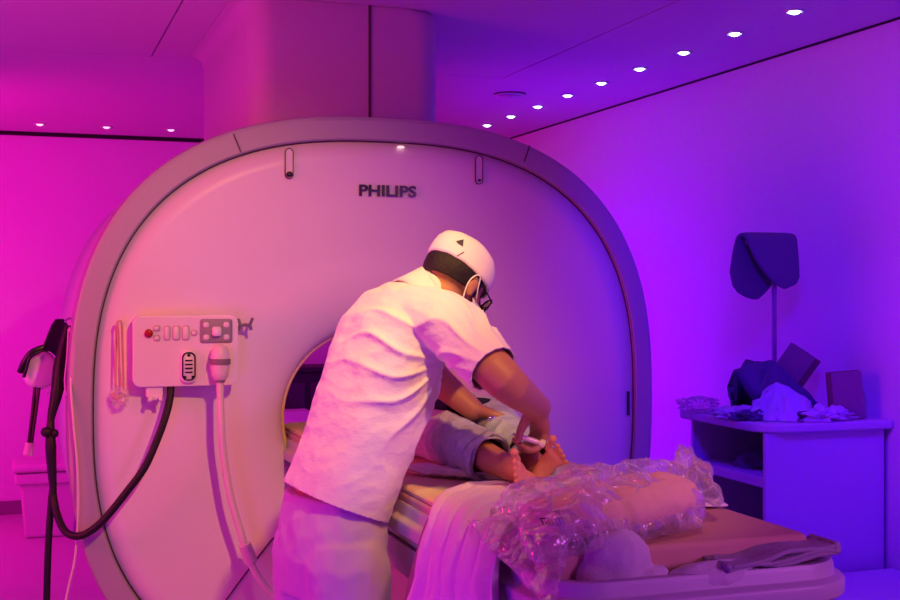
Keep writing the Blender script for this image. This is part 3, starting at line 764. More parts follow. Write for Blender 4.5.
# head
ell(body, H(-.012, 0, .022), (.095 * HS, .076 * HS, .092 * HS), HM)
ell(body, H(.035, 0, -.035), (.060 * HS, .056 * HS, .075 * HS), HM)
ell(body, H(.045, 0, -.085), (.035 * HS, .035 * HS, .028 * HS), HM)
limb(body, [H(.090, 0, .015), H(.108, 0, -.018)], [.009, .013]); ell(body, H(.088, 0, -.055), (.014, .024, .010), HM)
for s in (-1, 1):
    ell(body, H(-.004, s * .079, -.008), (.017, .008, .026), HM); ell(body, H(.0, s * .078, -.03), (.010, .008, .012), HM)
# hips and legs
ell(body, tor(.678, .92), (.085, .14, .11), Matrix((F_, L_, U_)).transposed())
for s in (-1, 1):
    hp = tor(.665, .90) + L_ * s * .09
    limb(body, [hp, V((hp.x + .015, hp.y + s * .01, .50)), V((hp.x - .01, hp.y + s * .02, .09))], [.072, .055, .040])
    limb(body, [V((hp.x - .03, hp.y + s * .02, .05)), V((hp.x + .13, hp.y + s * .03 + .02, .035))], [.038, .03])
# right hand
def hand(bm, W, K_, palm_n, fingers, thumb, r=.0095, pw=.022):
    """W wrist, K_ list of 4 knuckles, fingers lists of points"""
    kc = sum(K_, V()) / 4
    for k in K_: limb(bm, [W.lerp(kc, .15), W.lerp(k, .6), k], [.019, .0165, .0125], 10, 4)
    for k, f in zip(K_, fingers): limb(bm, [k] + f, [r * 1.15, r, r * .92, r * .78][:len(f) + 1], 10, 4)
    limb(bm, thumb, [.016, .0125, .010, .0085][:len(thumb)], 10, 4)
K1 = [V((1.140, 2.590, 1.172)), V((1.142, 2.612, 1.168)), V((1.142, 2.633, 1.166)), V((1.139, 2.652, 1.168))]
fing = []
for i, k in enumerate(K1):
    fing.append([k + V((-.012, -.004 + .002 * i, -.030 + .004 * (i == 3))), k + V((-.038, -.008, -.040 + .006 * (i == 3))), k + V((-.056, -.010, -.030 + .005 * i))])
hand(body, RW, K1, None, fing, [RW + V((-.012, .02, -.012)), V((1.092, 2.600, 1.197)), V((1.078, 2.595, 1.175)), V((1.072, 2.590, 1.156))])
K2 = [V((1.150, 2.905, 1.176)), V((1.156, 2.925, 1.178)), V((1.152, 2.945, 1.178)), V((1.145, 2.962, 1.176))]
fing = [[k + V((.030, -.012, -.010)), k + V((.050, -.022, -.020)), k + V((.060, -.034, -.026))] for k in K2]
hand(body, LW, K2, None, fing, [LW + V((.01, -.015, 0)), V((1.128, 2.885, 1.185)), V((1.152, 2.872, 1.178)), V((1.168, 2.865, 1.170))])
b = fuse(body, .0045, 4)
body_o = obj('body', b, SKIN, per, angle=180)
# hair: shell over the back and sides of the head under the cap
b = N()
ell(b, H(-.020, 0, .020), (.091 * HS, .080 * HS, .092 * HS), HM, 28, 20)
cutend(b, H(.030, 0, 0), HM @ V((1, 0, 0)), 9); cutend(b, H(-.02, 0, -.024), HM @ V((.05, 0, -1)).normalized(), 9)
o = obj('hair', b, HAIR, per, angle=180); s = o.modifiers.new('th', 'SOLIDIFY'); s.thickness = .008; s.offset = 0; o.modifiers.move(len(o.modifiers) - 1, 0)
# cap
b = N(); rings = []
Rb = Matrix.Rotation(math.radians(-3), 3, 'Y')
prof = [(0, .99), (.010, 1.01), (.036, 1.0), (.060, .945), (.078, .84), (.090, .66), (.097, .38), (.099, .05)]
for h_, k in prof:
    rings.append([H(-.010 + .108 * k * math.cos(2 * PI * i / 48) - .10 * h_ + 0, .090 * k * math.sin(2 * PI * i / 48), .022 + h_ - .004 * math.cos(2 * PI * i / 48) * (1 - h_ / .12)) for i in range(48)])
inner = [[H(-.010 + .103 * k * math.cos(2 * PI * i / 48) - .10 * h_, .085 * k * math.sin(2 * PI * i / 48), .022 + h_ * .94 - .004 * math.cos(2 * PI * i / 48) * (1 - h_ / .12)) for i in range(48)] for h_, k in prof]
ringloft(b, inner[::-1] + rings, capa=True, capb=True)
for v in b.verts: v.co += V((1, 1, 1)) * .0015 * fbm(v.co, 30, 2)
cap = obj('cap', b, HATM, per, angle=180)
def capside(th, h_, k): return H(-.010 + .1095 * k * math.cos(th) - .10 * h_, .0915 * k * math.sin(th), .022 + h_ - .004 * math.cos(th) * (1 - h_ / .12))
b = N(); t0 = math.radians(-140)
p = [capside(t0 - .10, .040, 1.0), capside(t0 + .12, .036, 1.0), capside(t0 + .06, .056, .955)]
nrm = -(p[1] - p[0]).cross(p[2] - p[0]).normalized()
if nrm.dot(p[0] - head_c) < 0: nrm = -nrm
prism(b, [q + nrm * .0005 for q in p], nrm * .003); obj('cap_emblem', b, INK, cap, smooth=False)
b = N(); tube(b, [capside(t0 + .10, .004, 1.0), capside(t0 + .22, .024, 1.01)], .0012, 6, sm=False); obj('cap_slit', b, SEAM, cap)
# glasses
b = N()
def rim(sx):
    return [H(.112 - .010 * abs(math.cos(a)) * 0 - .012 * (abs(sx * .033 + .026 * math.cos(a)) / .05) ** 2, sx * .033 + .026 * math.cos(a), .002 + .019 * math.sin(a)) for a in [2 * PI * k / 20 for k in range(21)]]
for s in (-1, 1): tube(b, rim(s), .0022, 6, sm=False)
tube(b, [H(.112, -.008, .006), H(.114, 0, .008), H(.112, .008, .006)], .0018, 6)
for s in (-1, 1): tube(b, [H(.100, s * .058, .006), H(.05, s * .078, .008), H(-.002, s * .084, .010), H(-.02, s * .082, -.004)], .0020, 6)
gls = obj('glasses', b, BLKG, per, angle=180)
b = N()
for s in (-1, 1): prism(b, rim(s)[:-1], HM @ V((.001, 0, 0)))
obj('lens', b, LENS, gls, smooth=False)
# mask
b = N(); rings = []
for j in range(9):
    u = -.016 - .098 * j / 8; k = [.6, .86, .98, 1.0, 1.0, .97, .9, .78, .6][j]
    fw = [.120, .125, .122, .116, .110, .103, .095, .083, .068][j]
    rings.append([H(-.0 + fw - (fw - .030) * (abs(t_) ** 2.2), .072 * k * t_ * (1.0), u) for t_ in [(-1 + 2 * i / 24) for i in range(25)]])
ringloft(b, rings, close=False, capa=False, capb=False)
msk = obj('face_mask', b, MASKM, per, angle=180); s = msk.modifiers.new('th', 'SOLIDIFY'); s.thickness = .003; s.offset = 1; msk.modifiers.move(len(msk.modifiers) - 1, 0)
for s in (-1, 1):
    b = N(); tube(b, [H(.034, s * .073, -.026), H(.015, s * .082, -.004), H(-.004, s * .090, .022), H(-.020, s * .088, .010), H(-.022, s * .082, -.02), H(.0, s * .074, -.07), H(.032, s * .060, -.102)], .0017, 6)
    obj('ear_loop', b, SHEET, msk, angle=180)

# shirt
sb = N()
hds = [.112, .112, .112, .114, .116, .108, .085, .050]; hws = [.172, .168, .160, .166, .178, .180, .150, .075]
sp = [(.680, .985, -20)] + spine[1:]
elloft(sb, [sec(*s, hd, hw) for s, hd, hw in zip(sp, hds, hws)], 36, 2.4)
limb(sb, [RS + V((-.045, .09, .01)), RS + V((0, 0, -.002)), RS.lerp(RE, .80)], [.072, .073, .060], 20)
limb(sb, [LS + V((0, -.09, .01)), LS, LS.lerp(LE, .75)], [.072, .072, .062], 20)
armpit = V((.915, 2.62, 1.33)); waistp = V((.83, 2.66, 1.0))
def shirt_fn(p, n):
    # pull folds radiating from the armpit and from the belly
    d = p - armpit; a = math.atan2(d.z, d.x + d.y * .3); r = d.length
    f1 = (1 - abs(math.sin(a * 7 + 2.2 * noise.noise(p * 7)))) ** 2 * math.exp(-((r - .14) / .11) ** 2)
    q = p - p.dot(V((.35, 0, .93))) * V((.35, 0, .93)) * .82
    f2 = noise.noise(q * 24 + V((3, 1, 0)))
    q2 = V((p.x * 9 + p.z * 13, p.y * 6, p.z * 22 - p.x * 16))
    f3 = (1 - abs(noise.noise(q2)) * 2.4)
    low = max(0, min(1, (1.30 - p.z) / .2))
    wc = min(1, (p - pc).length / .11, (p - pc2).length / .11) ** 2
    return wc * (.010 * f1 + .002 * f2 + .0016 * f3 + .0025 * fbm(p, 9, 6, 2)) - .002
b = fuse(sb, .005, 3)
# cut the cuffs flat and cut hem
ax = (RE - RS).normalized(); pc = RS.lerp(RE, .79)
cutend(b, pc, ax, .13)
ax2 = (LE - LS).normalized(); pc2 = LS.lerp(LE, .78)
cutend(b, pc2, ax2, .12)
hn = (F_ * .26 + U_ * -.97 * 1.0).normalized(); hn = V((-.36, 0, -.93)).normalized(); hp0 = tor(.684, 1.012)
cutend(b, hp0, hn, 9)
b.normal_update()
ns = [(v, v.co + v.normal * shirt_fn(v.co, v.normal)) for v in b.verts]
for v, c in ns: v.co = c
shirt = obj('shirt', b, SHIRT, per, angle=180); s = shirt.modifiers.new('th', 'SOLIDIFY'); s.thickness = .0035; s.offset = -1; shirt.modifiers.move(len(shirt.modifiers) - 1, 0)
# collar
b = N(); rings = []
cc = V((.906, 2.775, 1.487)); cd = V((.80, .17, .57)).normalized(); cx_ = L_; cyv = cd.cross(cx_)
for h_, k in ((-.045, 1.25), (-.02, 1.15), (.0, 1.08), (.018, 1.02), (.030, .99), (.033, 1.03), (.022, 1.08), (.006, 1.13)):
    rings.append([cc + cd * (h_ + .008 * math.sin(2 * PI * i / 40)) + cx_ * .062 * k * math.cos(2 * PI * i / 40) + cyv * .055 * k * math.sin(2 * PI * i / 40) for i in range(40)])
ringloft(b, rings, capa=False, capb=False); o = obj('collar', b, SHIRT, shirt, angle=180); s = o.modifiers.new('th', 'SOLIDIFY'); s.thickness = .004; o.modifiers.move(len(o.modifiers) - 1, 0)
# collar label on the back (small brown tab)
# trousers
tb_ = N()
elloft(tb_, [(tor(.688, 1.03), F_ * .095, L_ * .150), (tor(.684, .97), F_ * .103, L_ * .160), (tor(.680, .89), F_ * .108, L_ * .168), (tor(.682, .80), F_ * .106, L_ * .166)], 32, 2.4)
for s in (-1, 1):
    hp = tor(.668, .88) + L_ * s * .088
    limb(tb_, [hp + V((.008, 0, 0)), V((hp.x + .022, hp.y + s * .01, .52)), V((hp.x + .01, hp.y + s * .02, .10))], [.100, .090, .082], 24)
def pant_fn(p, n):
    q = V((p.x * 14, p.y * 14, p.z * 3.5)); q2 = V((p.x * 12 + p.z * 9, p.y * 9, p.z * 12 - p.x * 12))
    k = max(0, 1 - abs(p.z - .93) / .2)
    return .004 * noise.noise(q) + .0012 * (1 - abs(noise.noise(q2)) * 2.4) + .002 * k * (1 - abs(noise.noise(q2 * 1.3)) * 2)
b = fuse(tb_, .006, 5, pant_fn)
obj('trousers', b, PANTS, per, angle=180)
b = N()
for s in (-1, 1):
    hp = tor(.665, .90) + L_ * s * .09
    x = hp.x; y = hp.y + s * .02
    elloft(b, [(V((x + .03, y, .002)), F_ * .13, L_ * .048), (V((x + .03, y, .03)), F_ * .13, L_ * .05), (V((x + .02, y, .07)), F_ * .10, L_ * .045), (V((x - .02, y, .105)), F_ * .05, L_ * .042)], 24)
obj('shoes', b, mat('shoe_white', (.6, .58, .6), .5), per, angle=180)

# syringe held in the right hand
sy = thing('syringe', (1.12, 2.62, 1.15), 'small white syringe held in fingers above the patient legs', 'syringe')
a = V((1.075, 2.600, 1.166)); c2 = V((1.122, 2.582, 1.150))
obj('barrel', tube(N(), [a, c2], .0065, 12, sm=False), mat('syringe_white', (.85, .75, .80), .2, .6), sy)
d = (c2 - a).normalized(); obj('plunger_flange', tube(N(), [c2, c2 + d * .003, c2 + d * .004, c2 + d * .012], [.010, .010, .010, .010], 14, sm=False), WFLAP, sy)
obj('needle_hub', tube(N(), [a, a - d * .012], [.0045, .0025], 10, sm=False), TUBEM, sy)
cn = thing('glove_wrist_ring', (1.06, 2.83, 1.19), 'tiny clear drip connector by the far fingers', 'connector')
cn.name = 'drip_connector'; ROOT['drip_connector'] = V((1.06, 2.83, 1.19))
b = N(); ell(b, (1.085, 2.80, 1.185), (.006, .006, .006), u=12, v=8); tube(b, [(1.085, 2.80, 1.185), (1.098, 2.81, 1.188)], .003, 8, sm=False); obj('connector_body', b, METAL, cn)
b = N(); tube(b, [(1.098, 2.81, 1.188), (1.125, 2.83, 1.176), (1.14, 2.86, 1.172)], .002, 8); obj('connector_tube', b, HOSE, cn)

# child patient ------------------------------------------------------
pt = thing('person', (1.1, 3.3, 1.04), 'child in rolled jeans lying on the couch, bare feet towards us', 'person')
R_h, L_h = V((1.090, 2.55, 1.066)), V((1.122, 2.60, 1.064))
R_a, L_a = V((1.066, 2.595, 1.086)), V((1.142, 2.645, 1.088))
R_k, L_k = V((1.025, 2.98, 1.125)), V((1.165, 3.02, 1.150))
body = N()
for (h, a, k, hip) in ((R_h, R_a, R_k, V((1.04, 3.30, 1.12))), (L_h, L_a, L_k, V((1.17, 3.30, 1.12)))):
    limb(body, [hip, k, k.lerp(a, .45), a], [.062, .045, .042, .026], 16)
def foot(bm, heel, a, med, n, S=.70):
    a = V(a).normalized(); view = V(n); n = (view - a * view.dot(a)).normalized(); m = a.cross(n)
    if m.dot(V(med)) < 0: m = -m
    ell(bm, heel + a * .010, (.024 * S, .021 * S, .020 * S), Matrix((a, m, n)).transposed())
    for s in (-1, -.33, .33, 1):
        limb(bm, [heel + a * .005 + m * s * .006, heel + a * .06 * S + m * s * .014 * S - n * (.010 if s > 0 else .004), heel + a * (.100 + .006 * s) * S + m * s * .022 * S], [.018 * S, .0165 * S, .0125 * S], 12)
    S0 = S
    L = [(1.10, .0125, .034, .026), (.40, .0080, .032, .026), (-.08, .0076, .028, .022), (-.54, .0074, .024, .018), (-1.0, .0074, .018, .014)]
    for s, r, l1, l0 in L:
        r *= S + .05; base = heel + a * (.098 + .012 * s) * S + m * s * .033 * S
        tip = base + a * (l1 + .006) * S + m * s * .005 + n * .006
        limb(bm, [base, base.lerp(tip, .6), tip], [r * .78, r * .74, r * 1.10], 12)
foot(body, R_h, (-.72, -.5, .45), (.4, 0, .9), (.55, -.8, .1)); foot(body, L_h, (.35, -.35, .62), (-.8, 0, .5), (-.3, -.9, -.25))
# torso, arms and head up in the bore
elloft(body, [(V((1.105, 3.25, 1.12)), V((.10, 0, 0)), V((0, 0, .07))), (V((1.105, 3.45, 1.12)), V((.10, 0, 0)), V((0, 0, .07))), (V((1.105, 3.65, 1.125)), V((.12, 0, 0)), V((0, 0, .075))), (V((1.105, 3.75, 1.12)), V((.10, 0, 0)), V((0, 0, .06)))], 24)
limb(body, [V((1.105, 3.74, 1.12)), V((1.105, 3.84, 1.12))], [.045, .042]); ell(body, (1.105, 3.93, 1.125), (.068, .095, .082)); ell(body, (1.105, 3.92, 1.21), (.009, .012, .012))
for s in (-1, 1):
    ell(body, (1.105 + s * .07, 3.94, 1.12), (.008, .018, .022))
    limb(body, [V((1.105 + s * .12, 3.68, 1.12)), V((1.105 + s * .15, 3.45, 1.10)), V((1.105 + s * .16, 3.27, 1.09))], [.036, .029, .020])
    W = V((1.105 + s * .16, 3.26, 1.09))
    for q in (-1.5, -.5, .5, 1.5): limb(body, [W, W + V((q * .010, -.04, -.004)), W + V((q * .012, -.065, -.012))], [.013, .010, .007], 10, 4)
    limb(body, [W, W + V((-s * .025, -.025, .0)), W + V((-s * .030, -.045, -.008))], [.012, .009, .007], 10, 4)
b = fuse(body, .0031, 2); obj('body', b, SKIN2, pt, angle=180)
jb = N()
for (a, k, hip, e) in ((R_a, R_k, V((1.045, 3.28, 1.125)), .66), (L_a, L_k, V((1.165, 3.28, 1.13)), .12)):
    limb(jb, [hip, k, k.lerp(a, .5), k.lerp(a, 1 - e * .5)], [.080, .064, .056, .052], 24)
elloft(jb, [(V((1.105, 3.22, 1.12)), V((.13, 0, 0)), V((0, 0, .078))), (V((1.105, 3.42, 1.12)), V((.115, 0, 0)), V((0, 0, .078)))], 24)
def jf(p, n): return .006 * (1 - abs(noise.noise(V((p.x * 16, p.y * 26 + p.x * 8, p.z * 14)))) * 2.2) + .003 * fbm(p, 30, 3)
b = fuse(jb, .0045, 3)
for (a, k, e) in ((R_a, R_k, .66), (L_a, L_k, .12)):
    ax_ = (a - k).normalized(); pc_ = k.lerp(a, 1 - e * .5 + .02)
    cutend(b, pc_, ax_, .078)
b.normal_update()
ns = [(v, v.co + v.normal * jf(v.co, v.normal)) for v in b.verts]
for v, c in ns: v.co = c
jo = obj('jeans', b, JEAN, pt, angle=180); s = jo.modifiers.new('th', 'SOLIDIFY'); s.thickness = .004; s.offset = -1; jo.modifiers.move(len(jo.modifiers) - 1, 0)
for (a, k, e) in ((R_a, R_k, .66), (L_a, L_k, .12)):
    ax_ = (a - k).normalized(); pc_ = k.lerp(a, 1 - e * .5 + .01); x_ = ax_.cross(U_).normalized(); y_ = ax_.cross(x_); rings = []
    for h_, r in ((-.028, .054), (-.026, .060), (.0, .0615), (.006, .059), (.004, .054), (-.01, .052)):
        rings.append([pc_ + ax_ * (h_ + .004 * math.sin(i * .9)) + (x_ * math.cos(2 * PI * i / 36) + y_ * math.sin(2 * PI * i / 36)) * (r * (1 + .05 * math.sin(i * .55) + .02 * math.sin(i * 1.7))) for i in range(36)])
    obj('cuff', ringloft(N(), rings, capa=False, capb=False), JEAN, jo, angle=180)
b = N(); elloft(b, [(V((1.125, 2.99, 1.200)), V((.085, 0, 0)), V((0, 0, .012))), (V((1.115, 3.07, 1.185)), V((.13, 0, 0)), V((0, 0, .025))), (V((1.105, 3.16, 1.14)), V((.14, 0, 0)), V((0, 0, .075))), (V((1.105, 3.4, 1.13)), V((.135, 0, 0)), V((0, 0, .092))), (V((1.105, 3.65, 1.13)), V((.14, 0, 0)), V((0, 0, .092))), (V((1.105, 3.78, 1.125)), V((.09, 0, 0)), V((0, 0, .06)))], 32)  # front sections stretch the navy cloth over the thighs
b = fuse(b, .006, 4, fold_disp(.006, 20, (1, .1, 0), 5)); obj('shirt', b, NAVY, pt, angle=180)
b = N(); ell(b, (1.105, 3.955, 1.125), (.073, .085, .080)); obj('hair', b, HAIR, pt)

# ---------------------------------------------------------------- cabinet and its clutter
cab = thing('side_cabinet', (2.94, 4.26, 0), 'white cabinet with open dark shelves and rounded worktop by right wall', 'cabinet')
X0, X1, Y0, Y1 = 2.665, 3.222, 3.99, 4.54
obj('front_board', rbox((X0, Y0, .0), (X1 - .012, Y0 + .02, .955)), CAB, cab, bevel=.004)
obj('rear_board', rbox((X0, Y1 - .02, .0), (X1, Y1, .955)), CAB, cab, bevel=.004)
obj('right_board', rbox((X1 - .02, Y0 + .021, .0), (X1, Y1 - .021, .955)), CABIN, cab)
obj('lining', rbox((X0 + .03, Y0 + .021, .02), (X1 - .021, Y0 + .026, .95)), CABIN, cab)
obj('shelf', rbox((X0 + .004, Y0 + .021, .745), (X1 - .021, Y1 - .021, .785)), CAB, cab, bevel=.003)
obj('shelf', rbox((X0 + .004, Y0 + .021, .06), (X1 - .021, Y1 - .021, .08)), CAB, cab, bevel=.003)
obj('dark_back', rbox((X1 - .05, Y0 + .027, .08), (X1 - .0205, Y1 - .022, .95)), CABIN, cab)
b = N(); o_ = []
xa, xb, ya, yb = 2.635, 3.226, 3.955, 4.60
for (cx, cy, a0, r) in ((xb - .01, yb - .01, 0, .01), (xa + .03, yb - .03, 90, .03), (xa + .12, ya + .12, 180, .12), (xb - .01, ya + .01, 270, .01)):
    for k in range(9):
        a = math.radians(a0 + 90 * k / 8); o_.append((cx + r * math.cos(a), cy + r * math.sin(a)))
prism(b, [V((x, y, .957)) for x, y in o_], (0, 0, .034)); obj('worktop', b, CAB, cab, bevel=.009)
b = crumple((2.85, 4.27, .80), (.12, .10, .05), .3, 1.6, 8, sub=4, flat=-.014); o = obj('shelf_cloth', b, SLATE, None, angle=180); tag(o, 'dim crumpled cloth on the upper open shelf of the cabinet', 'cloth')
b = N(); box(b, (2.45, 2.6, .0), (3.2, 3.93, .42)); o = obj('low_bench', b, CAB, None, bevel=.01); tag(o, 'low white bench in front of the cabinet, lower right corner', 'bench')

TZ = .992
# boxes
def carton(lo, hi, rot, piv, label):
    t = thing('carton', ((lo[0] + hi[0]) / 2, (lo[1] + hi[1]) / 2, lo[2]), label, 'box', 'brown cartons on the cabinet')
    b = box(N(), lo, hi, rot, piv); obj('carton_body', b, CARD, t, bevel=.003)
    x = (lo[0] + hi[0]) / 2; b = box(N(), (lo[0] - .0005, (lo[1] + hi[1]) / 2 - .002, hi[2] - .001), (hi[0] + .0005, (lo[1] + hi[1]) / 2 + .002, hi[2] + .0012), rot, piv); obj('lid_gap', b, SEAM, t)
    return t
rz = Matrix.Rotation(math.radians(-26), 3, 'Z')
carton((3.035, 4.03, TZ + .001), (3.155, 4.11, TZ + .185), Matrix.Rotation(math.radians(-20), 3, 'Z') @ Matrix.Rotation(math.radians(-5), 3, 'Y'), (3.1, 4.07, TZ), 'upright brown carton standing at right end of the worktop')
carton((2.98, 4.30, TZ + .085), (3.13, 4.42, TZ + .265), Matrix.Rotation(math.radians(20), 3, 'X') @ Matrix.Rotation(math.radians(28), 3, 'Y') @ Matrix.Rotation(math.radians(38), 3, 'Z'), (3.05, 4.36, TZ + .18), 'tilted brown carton leaning on the clothes pile below the cushion stand')
# clothes
def sheetpile(name, c, ax, seed, m, label, amp=.45, freq=1.5, sub=5, flat=-.3):
    b = crumple(c, ax, amp, freq, seed, sub=sub, flat=flat * ax[2]); mn = min(v.co.z for v in b.verts)
    for v in b.verts: v.co.z += max(0, TZ + .002 - mn) if False else 0
    for v in b.verts: v.co.z = max(v.co.z, TZ + .001)
    o = obj(name, b, m, None, angle=180); tag(o, label, 'cloth'); return o
def cone_cloth(name, c, pts, m, label, seed, cat='cloth'):
    """folded garment: fan of creased flaps peaking at c"""
    b = N(); c = V(c); ring = []
    n = len(pts)
    K2_ = 10; rows = []
    for j in range(K2_ + 1):
        t = j / K2_; row = []
        for i in range(n * 6):
            a = i / 6; i0 = int(a) % n; i1 = (i0 + 1) % n; f = a - int(a)
            e = V(pts[i0]).lerp(V(pts[i1]), f)
            p = c.lerp(e, t ** .9); cre = (math.sin(a * PI * 2) + .7 * math.sin(a * PI * 3.3 + 4 * t)) * .016 * t * (1.25 - t)
            p += V((0, 0, cre * 2)) + V((fbm((a, t * 2, 0), 1, seed), fbm((a, t * 2, 5), 1, seed), fbm((a * 1.5, t * 3, 9), 1, seed))) * .030 * min(1, t * 1.6)
            p.z = max(p.z, TZ + .001); row.append(p)
        rows.append(row)
    rows[0] = [c + (r - c) * .12 for r in rows[1]]
    ringloft(b, rows)
    o = obj(name, b, m, None, angle=180); return tag(o, label, cat)
cone_cloth('lilac_garment', (2.835, 4.17, 1.135), [(2.72, 4.06, TZ), (2.80, 4.01, TZ), (2.90, 4.02, TZ), (2.97, 4.08, 1.02), (2.93, 4.20, 1.02), (2.86, 4.27, 1.05), (2.76, 4.22, 1.04), (2.70, 4.14, TZ)], LINEN, 'pale lilac garment heaped to a peak on the worktop', 3)
cone_cloth('dark_bag', (2.90, 4.30, 1.215), [(2.72, 4.30, 1.18), (2.76, 4.20, 1.10), (2.90, 4.22, 1.06), (3.05, 4.13, 1.01), (3.08, 4.25, 1.02), (3.02, 4.36, 1.08), (2.90, 4.42, 1.00), (2.76, 4.40, 1.00)], SLATE, 'dark slate fabric bag slumped behind the lilac garment', 8, 'bag')
o = sheetpile('clear_wrapper', (2.97, 4.03, TZ + .012), (.10, .05, .035), 12, LINEN, 'small crumpled lilac wrapper beside the upright carton', .6, 2.2)
o = sheetpile('flat_garment', (2.72, 4.24, TZ + .012), (.085, .12, .030), 21, LINEN, 'flat folded garment at left part of the worktop', .5, 1.8)
o = sheetpile('dark_sleeve', (2.69, 4.14, TZ + .01), (.06, .035, .025), 25, SLATE, 'small dark crumpled cloth at the front left worktop edge', .6, 2)
b = crumple((2.675, 4.50, TZ + .025), (.075, .07, .035), .6, 2.0, 31, sub=4)
for v in b.verts: v.co.z = max(v.co.z, TZ + .001)
o = obj('plastic_wrapper', b, FILM, None, angle=180); tag(o, 'clear crinkled wrapper at the far left end of the worktop', 'plastic bag')

# cushion stand
st = thing('cushion_stand', (2.975, 4.42, TZ), 'slim pole stand rising behind the clothes on the cabinet', 'stand')
obj('pole', tube(N(), [(3.02, 4.46, TZ), (3.02, 4.46, 1.68)], .0105, 14, sm=False), POLE, st)
b = N(); lathe(b, 3.02, 4.46, ((.05, TZ + .001), (.055, TZ + .004), (.05, TZ + .012), (.014, TZ + .02))); obj('base_disc', b, POLE, st, angle=60)
obj('cross_bar', tube(N(), [(2.88, 4.46, 1.70), (3.09, 4.46, 1.70)], .010, 12, sm=False), POLE, st)
def flap(y, side):
    pass
b = N()
# draped slab: parameter s along the drape, outline tapers to round ends; front flap towards camera
n1, n2 = 60, 24
def lerp_t(T, t):
    for (a, x), (c, y) in zip(T, T[1:]):
        if t <= c: return x + (y - x) * (t - a) / (c - a)
    return T[-1][1]
FL = [(0, 2.795), (.2, 2.808), (.45, 2.838), (.65, 2.876), (.8, 2.915), (.92, 2.952), (1, 2.995)]
FR = [(0, 3.085), (.5, 3.09), (.8, 3.088), (.92, 3.07), (1, 3.01)]
BL = [(0, 2.795), (.3, 2.775), (.6, 2.765), (.8, 2.785), (.9, 2.815), (.97, 2.86), (1, 2.90)]
BR = [(0, 3.08), (.4, 3.06), (.7, 3.02), (.85, 2.985), (.95, 2.95), (1, 2.93)]
def drape(s):
    R_ = .028; half = PI * R_ / 2; Lf = .20 if s > 0 else .245
    d = s * (Lf + half)
    if abs(d) < half: a = d / R_; return (4.46 - R_ * math.sin(a), 1.705 + R_ * math.cos(a))
    q = abs(d) - half; sg = 1 if d > 0 else -1
    return (4.46 - sg * (R_ + q * .10), 1.705 - q)
def halfw(s):
    t = abs(s)
    return (lerp_t(FL, t), lerp_t(FR, t)) if s >= 0 else (lerp_t(BL, t), lerp_t(BR, t))
rows = []
for i in range(n1 + 1):
    s = -1 + 2 * i / n1; y, z = drape(s); y2, z2 = drape(min(1, s + .01)); y1_, z1_ = drape(max(-1, s - .01))
    tn = V((0, y2 - y1_, z2 - z1_)).normalized(); nn = V((0, tn.z, -tn.y))
    l, r = [3.115 - (3.09 - q_) * .88 for q_ in halfw(s)]; row = []
    th = .011 * math.sqrt(max(.05, 1 - abs(s) ** 8))
    for j in range(n2):
        a = 2 * PI * j / n2; c_, s_ = math.cos(a), math.sin(a)
        k = math.copysign(abs(c_) ** .35, c_); k2 = math.copysign(abs(s_) ** .5, s_)
        row.append(V(((l + r) / 2 + (r - l) / 2 * k, y, z)) + nn * th * k2)
    rows.append(row)
ringloft(b, rows)
o = obj('draped_cushion', b, CUSH, None, angle=60); tag(o, 'dark slate two-flap cushion draped over the pole stand', 'cushion')

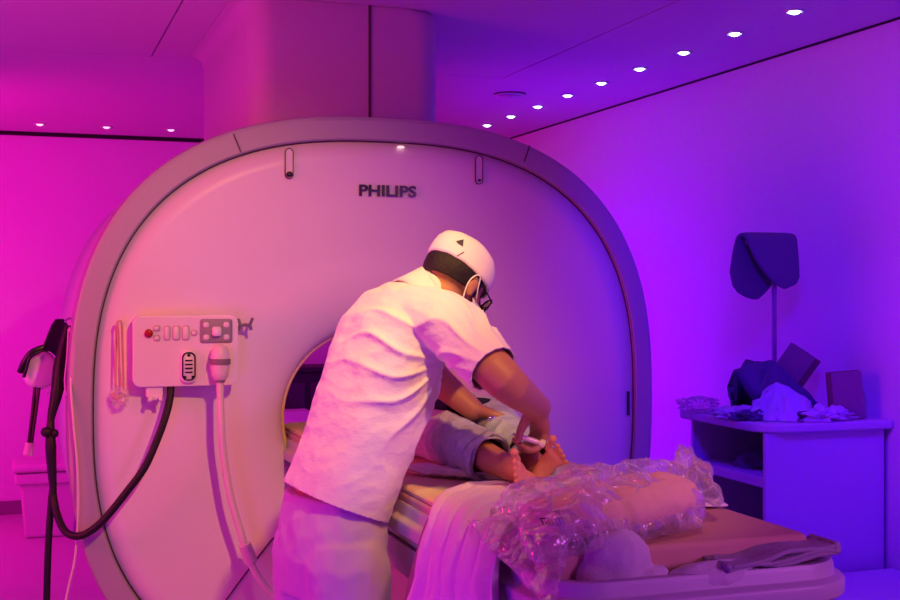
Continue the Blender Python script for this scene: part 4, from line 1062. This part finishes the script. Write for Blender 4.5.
# ---------------------------------------------------------------- lights
def area(name, loc, tgt, size, col, power, sy=None, spread=None):
    l = bpy.data.lights.new(name, 'AREA'); l.energy = power; l.color = col; l.size = size
    if sy: l.shape = 'RECTANGLE'; l.size_y = sy
    if spread: l.spread = math.radians(spread)
    o = bpy.data.objects.new(name, l); C.objects.link(o); o.location = loc
    o.rotation_euler = (V(tgt) - V(loc)).to_track_quat('-Z', 'Y').to_euler(); return o
def spot(name, loc, tgt, col, power, ang, blend, r=.03):
    l = bpy.data.lights.new(name, 'SPOT'); l.energy = power; l.color = col; l.spot_size = math.radians(ang); l.spot_blend = blend; l.shadow_soft_size = r
    o = bpy.data.objects.new(name, l); C.objects.link(o); o.location = loc
    o.rotation_euler = (V(tgt) - V(loc)).to_track_quat('-Z', 'Y').to_euler(); return o
spot('warm_spot', (.88, 1.6, 2.5), (.52, 3.4, 1.27), (1, .42, .05), 126, 64, 1.0, .03)
spot('warm_back_fill', (.62, 2.1, 2.5), (.82, 2.75, 1.45), (1, .70, .30), 44, 32, 1.0, .05)  # added narrow spot that brightens the technician's back
area('magenta_left', (-1.5, 3.2, 1.7), (.8, 3.9, 1.2), 1.2, (1, .03, .20), 28, spread=140)
area('magenta_back', (-1.3, 6.8, 1.6), (.2, 8.7, 1.2), 1.2, (1, .0, .43), 40)
area('violet_front_fill', (2.6, .0, 1.7), (1.2, 2.2, 1.0), .6, (.8, .15, 1), 3, spread=60)  # added fill towards the couch end, not a lamp of the room
area('blue_right', (1.8, 2.6, 2.5), (3.2, 3.9, 1.1), .25, (.05, .0, 1), 15, spread=90)
area('violet_behind', (2.2, 6.2, 1.2), (3.2, 5.8, 1.3), 1.0, (.14, .0, 1), 21)
area('magenta_low', (-.6, 1.4, .5), (.9, 2.8, 1.0), .8, (.30, .0, 1), 12)
area('wash_fill_left', (-1.3, 4.6, .5), (-1.0, 5.2, 2.5), 1.0, (.65, 0, 1), 12.5)  # added upward fill that colours the left ceiling
area('wash_fill_right', (2.95, 2.6, .6), (2.6, 3.6, 2.5), .8, (.0, 0, 1), 5)  # added upward fill that colours the right ceiling
spot('warm_foot_fill', (1.15, 1.1, 2.5), (1.10, 2.36, 1.05), (1, .36, .16), 58, 28, 1.0, .04)  # added spot that warms the bag and the foot of the couch
w = bpy.data.worlds.new('w'); SC.world = w; w.use_nodes = True
w.node_tree.nodes['Background'].inputs[0].default_value = (.2, .02, .5, 1); w.node_tree.nodes['Background'].inputs[1].default_value = .02
SC.view_settings.view_transform = 'Standard'; SC.view_settings.look = 'None'; SC.view_settings.gamma = 1; SC.view_settings.exposure = 0
SC.view_settings.use_curve_mapping = False
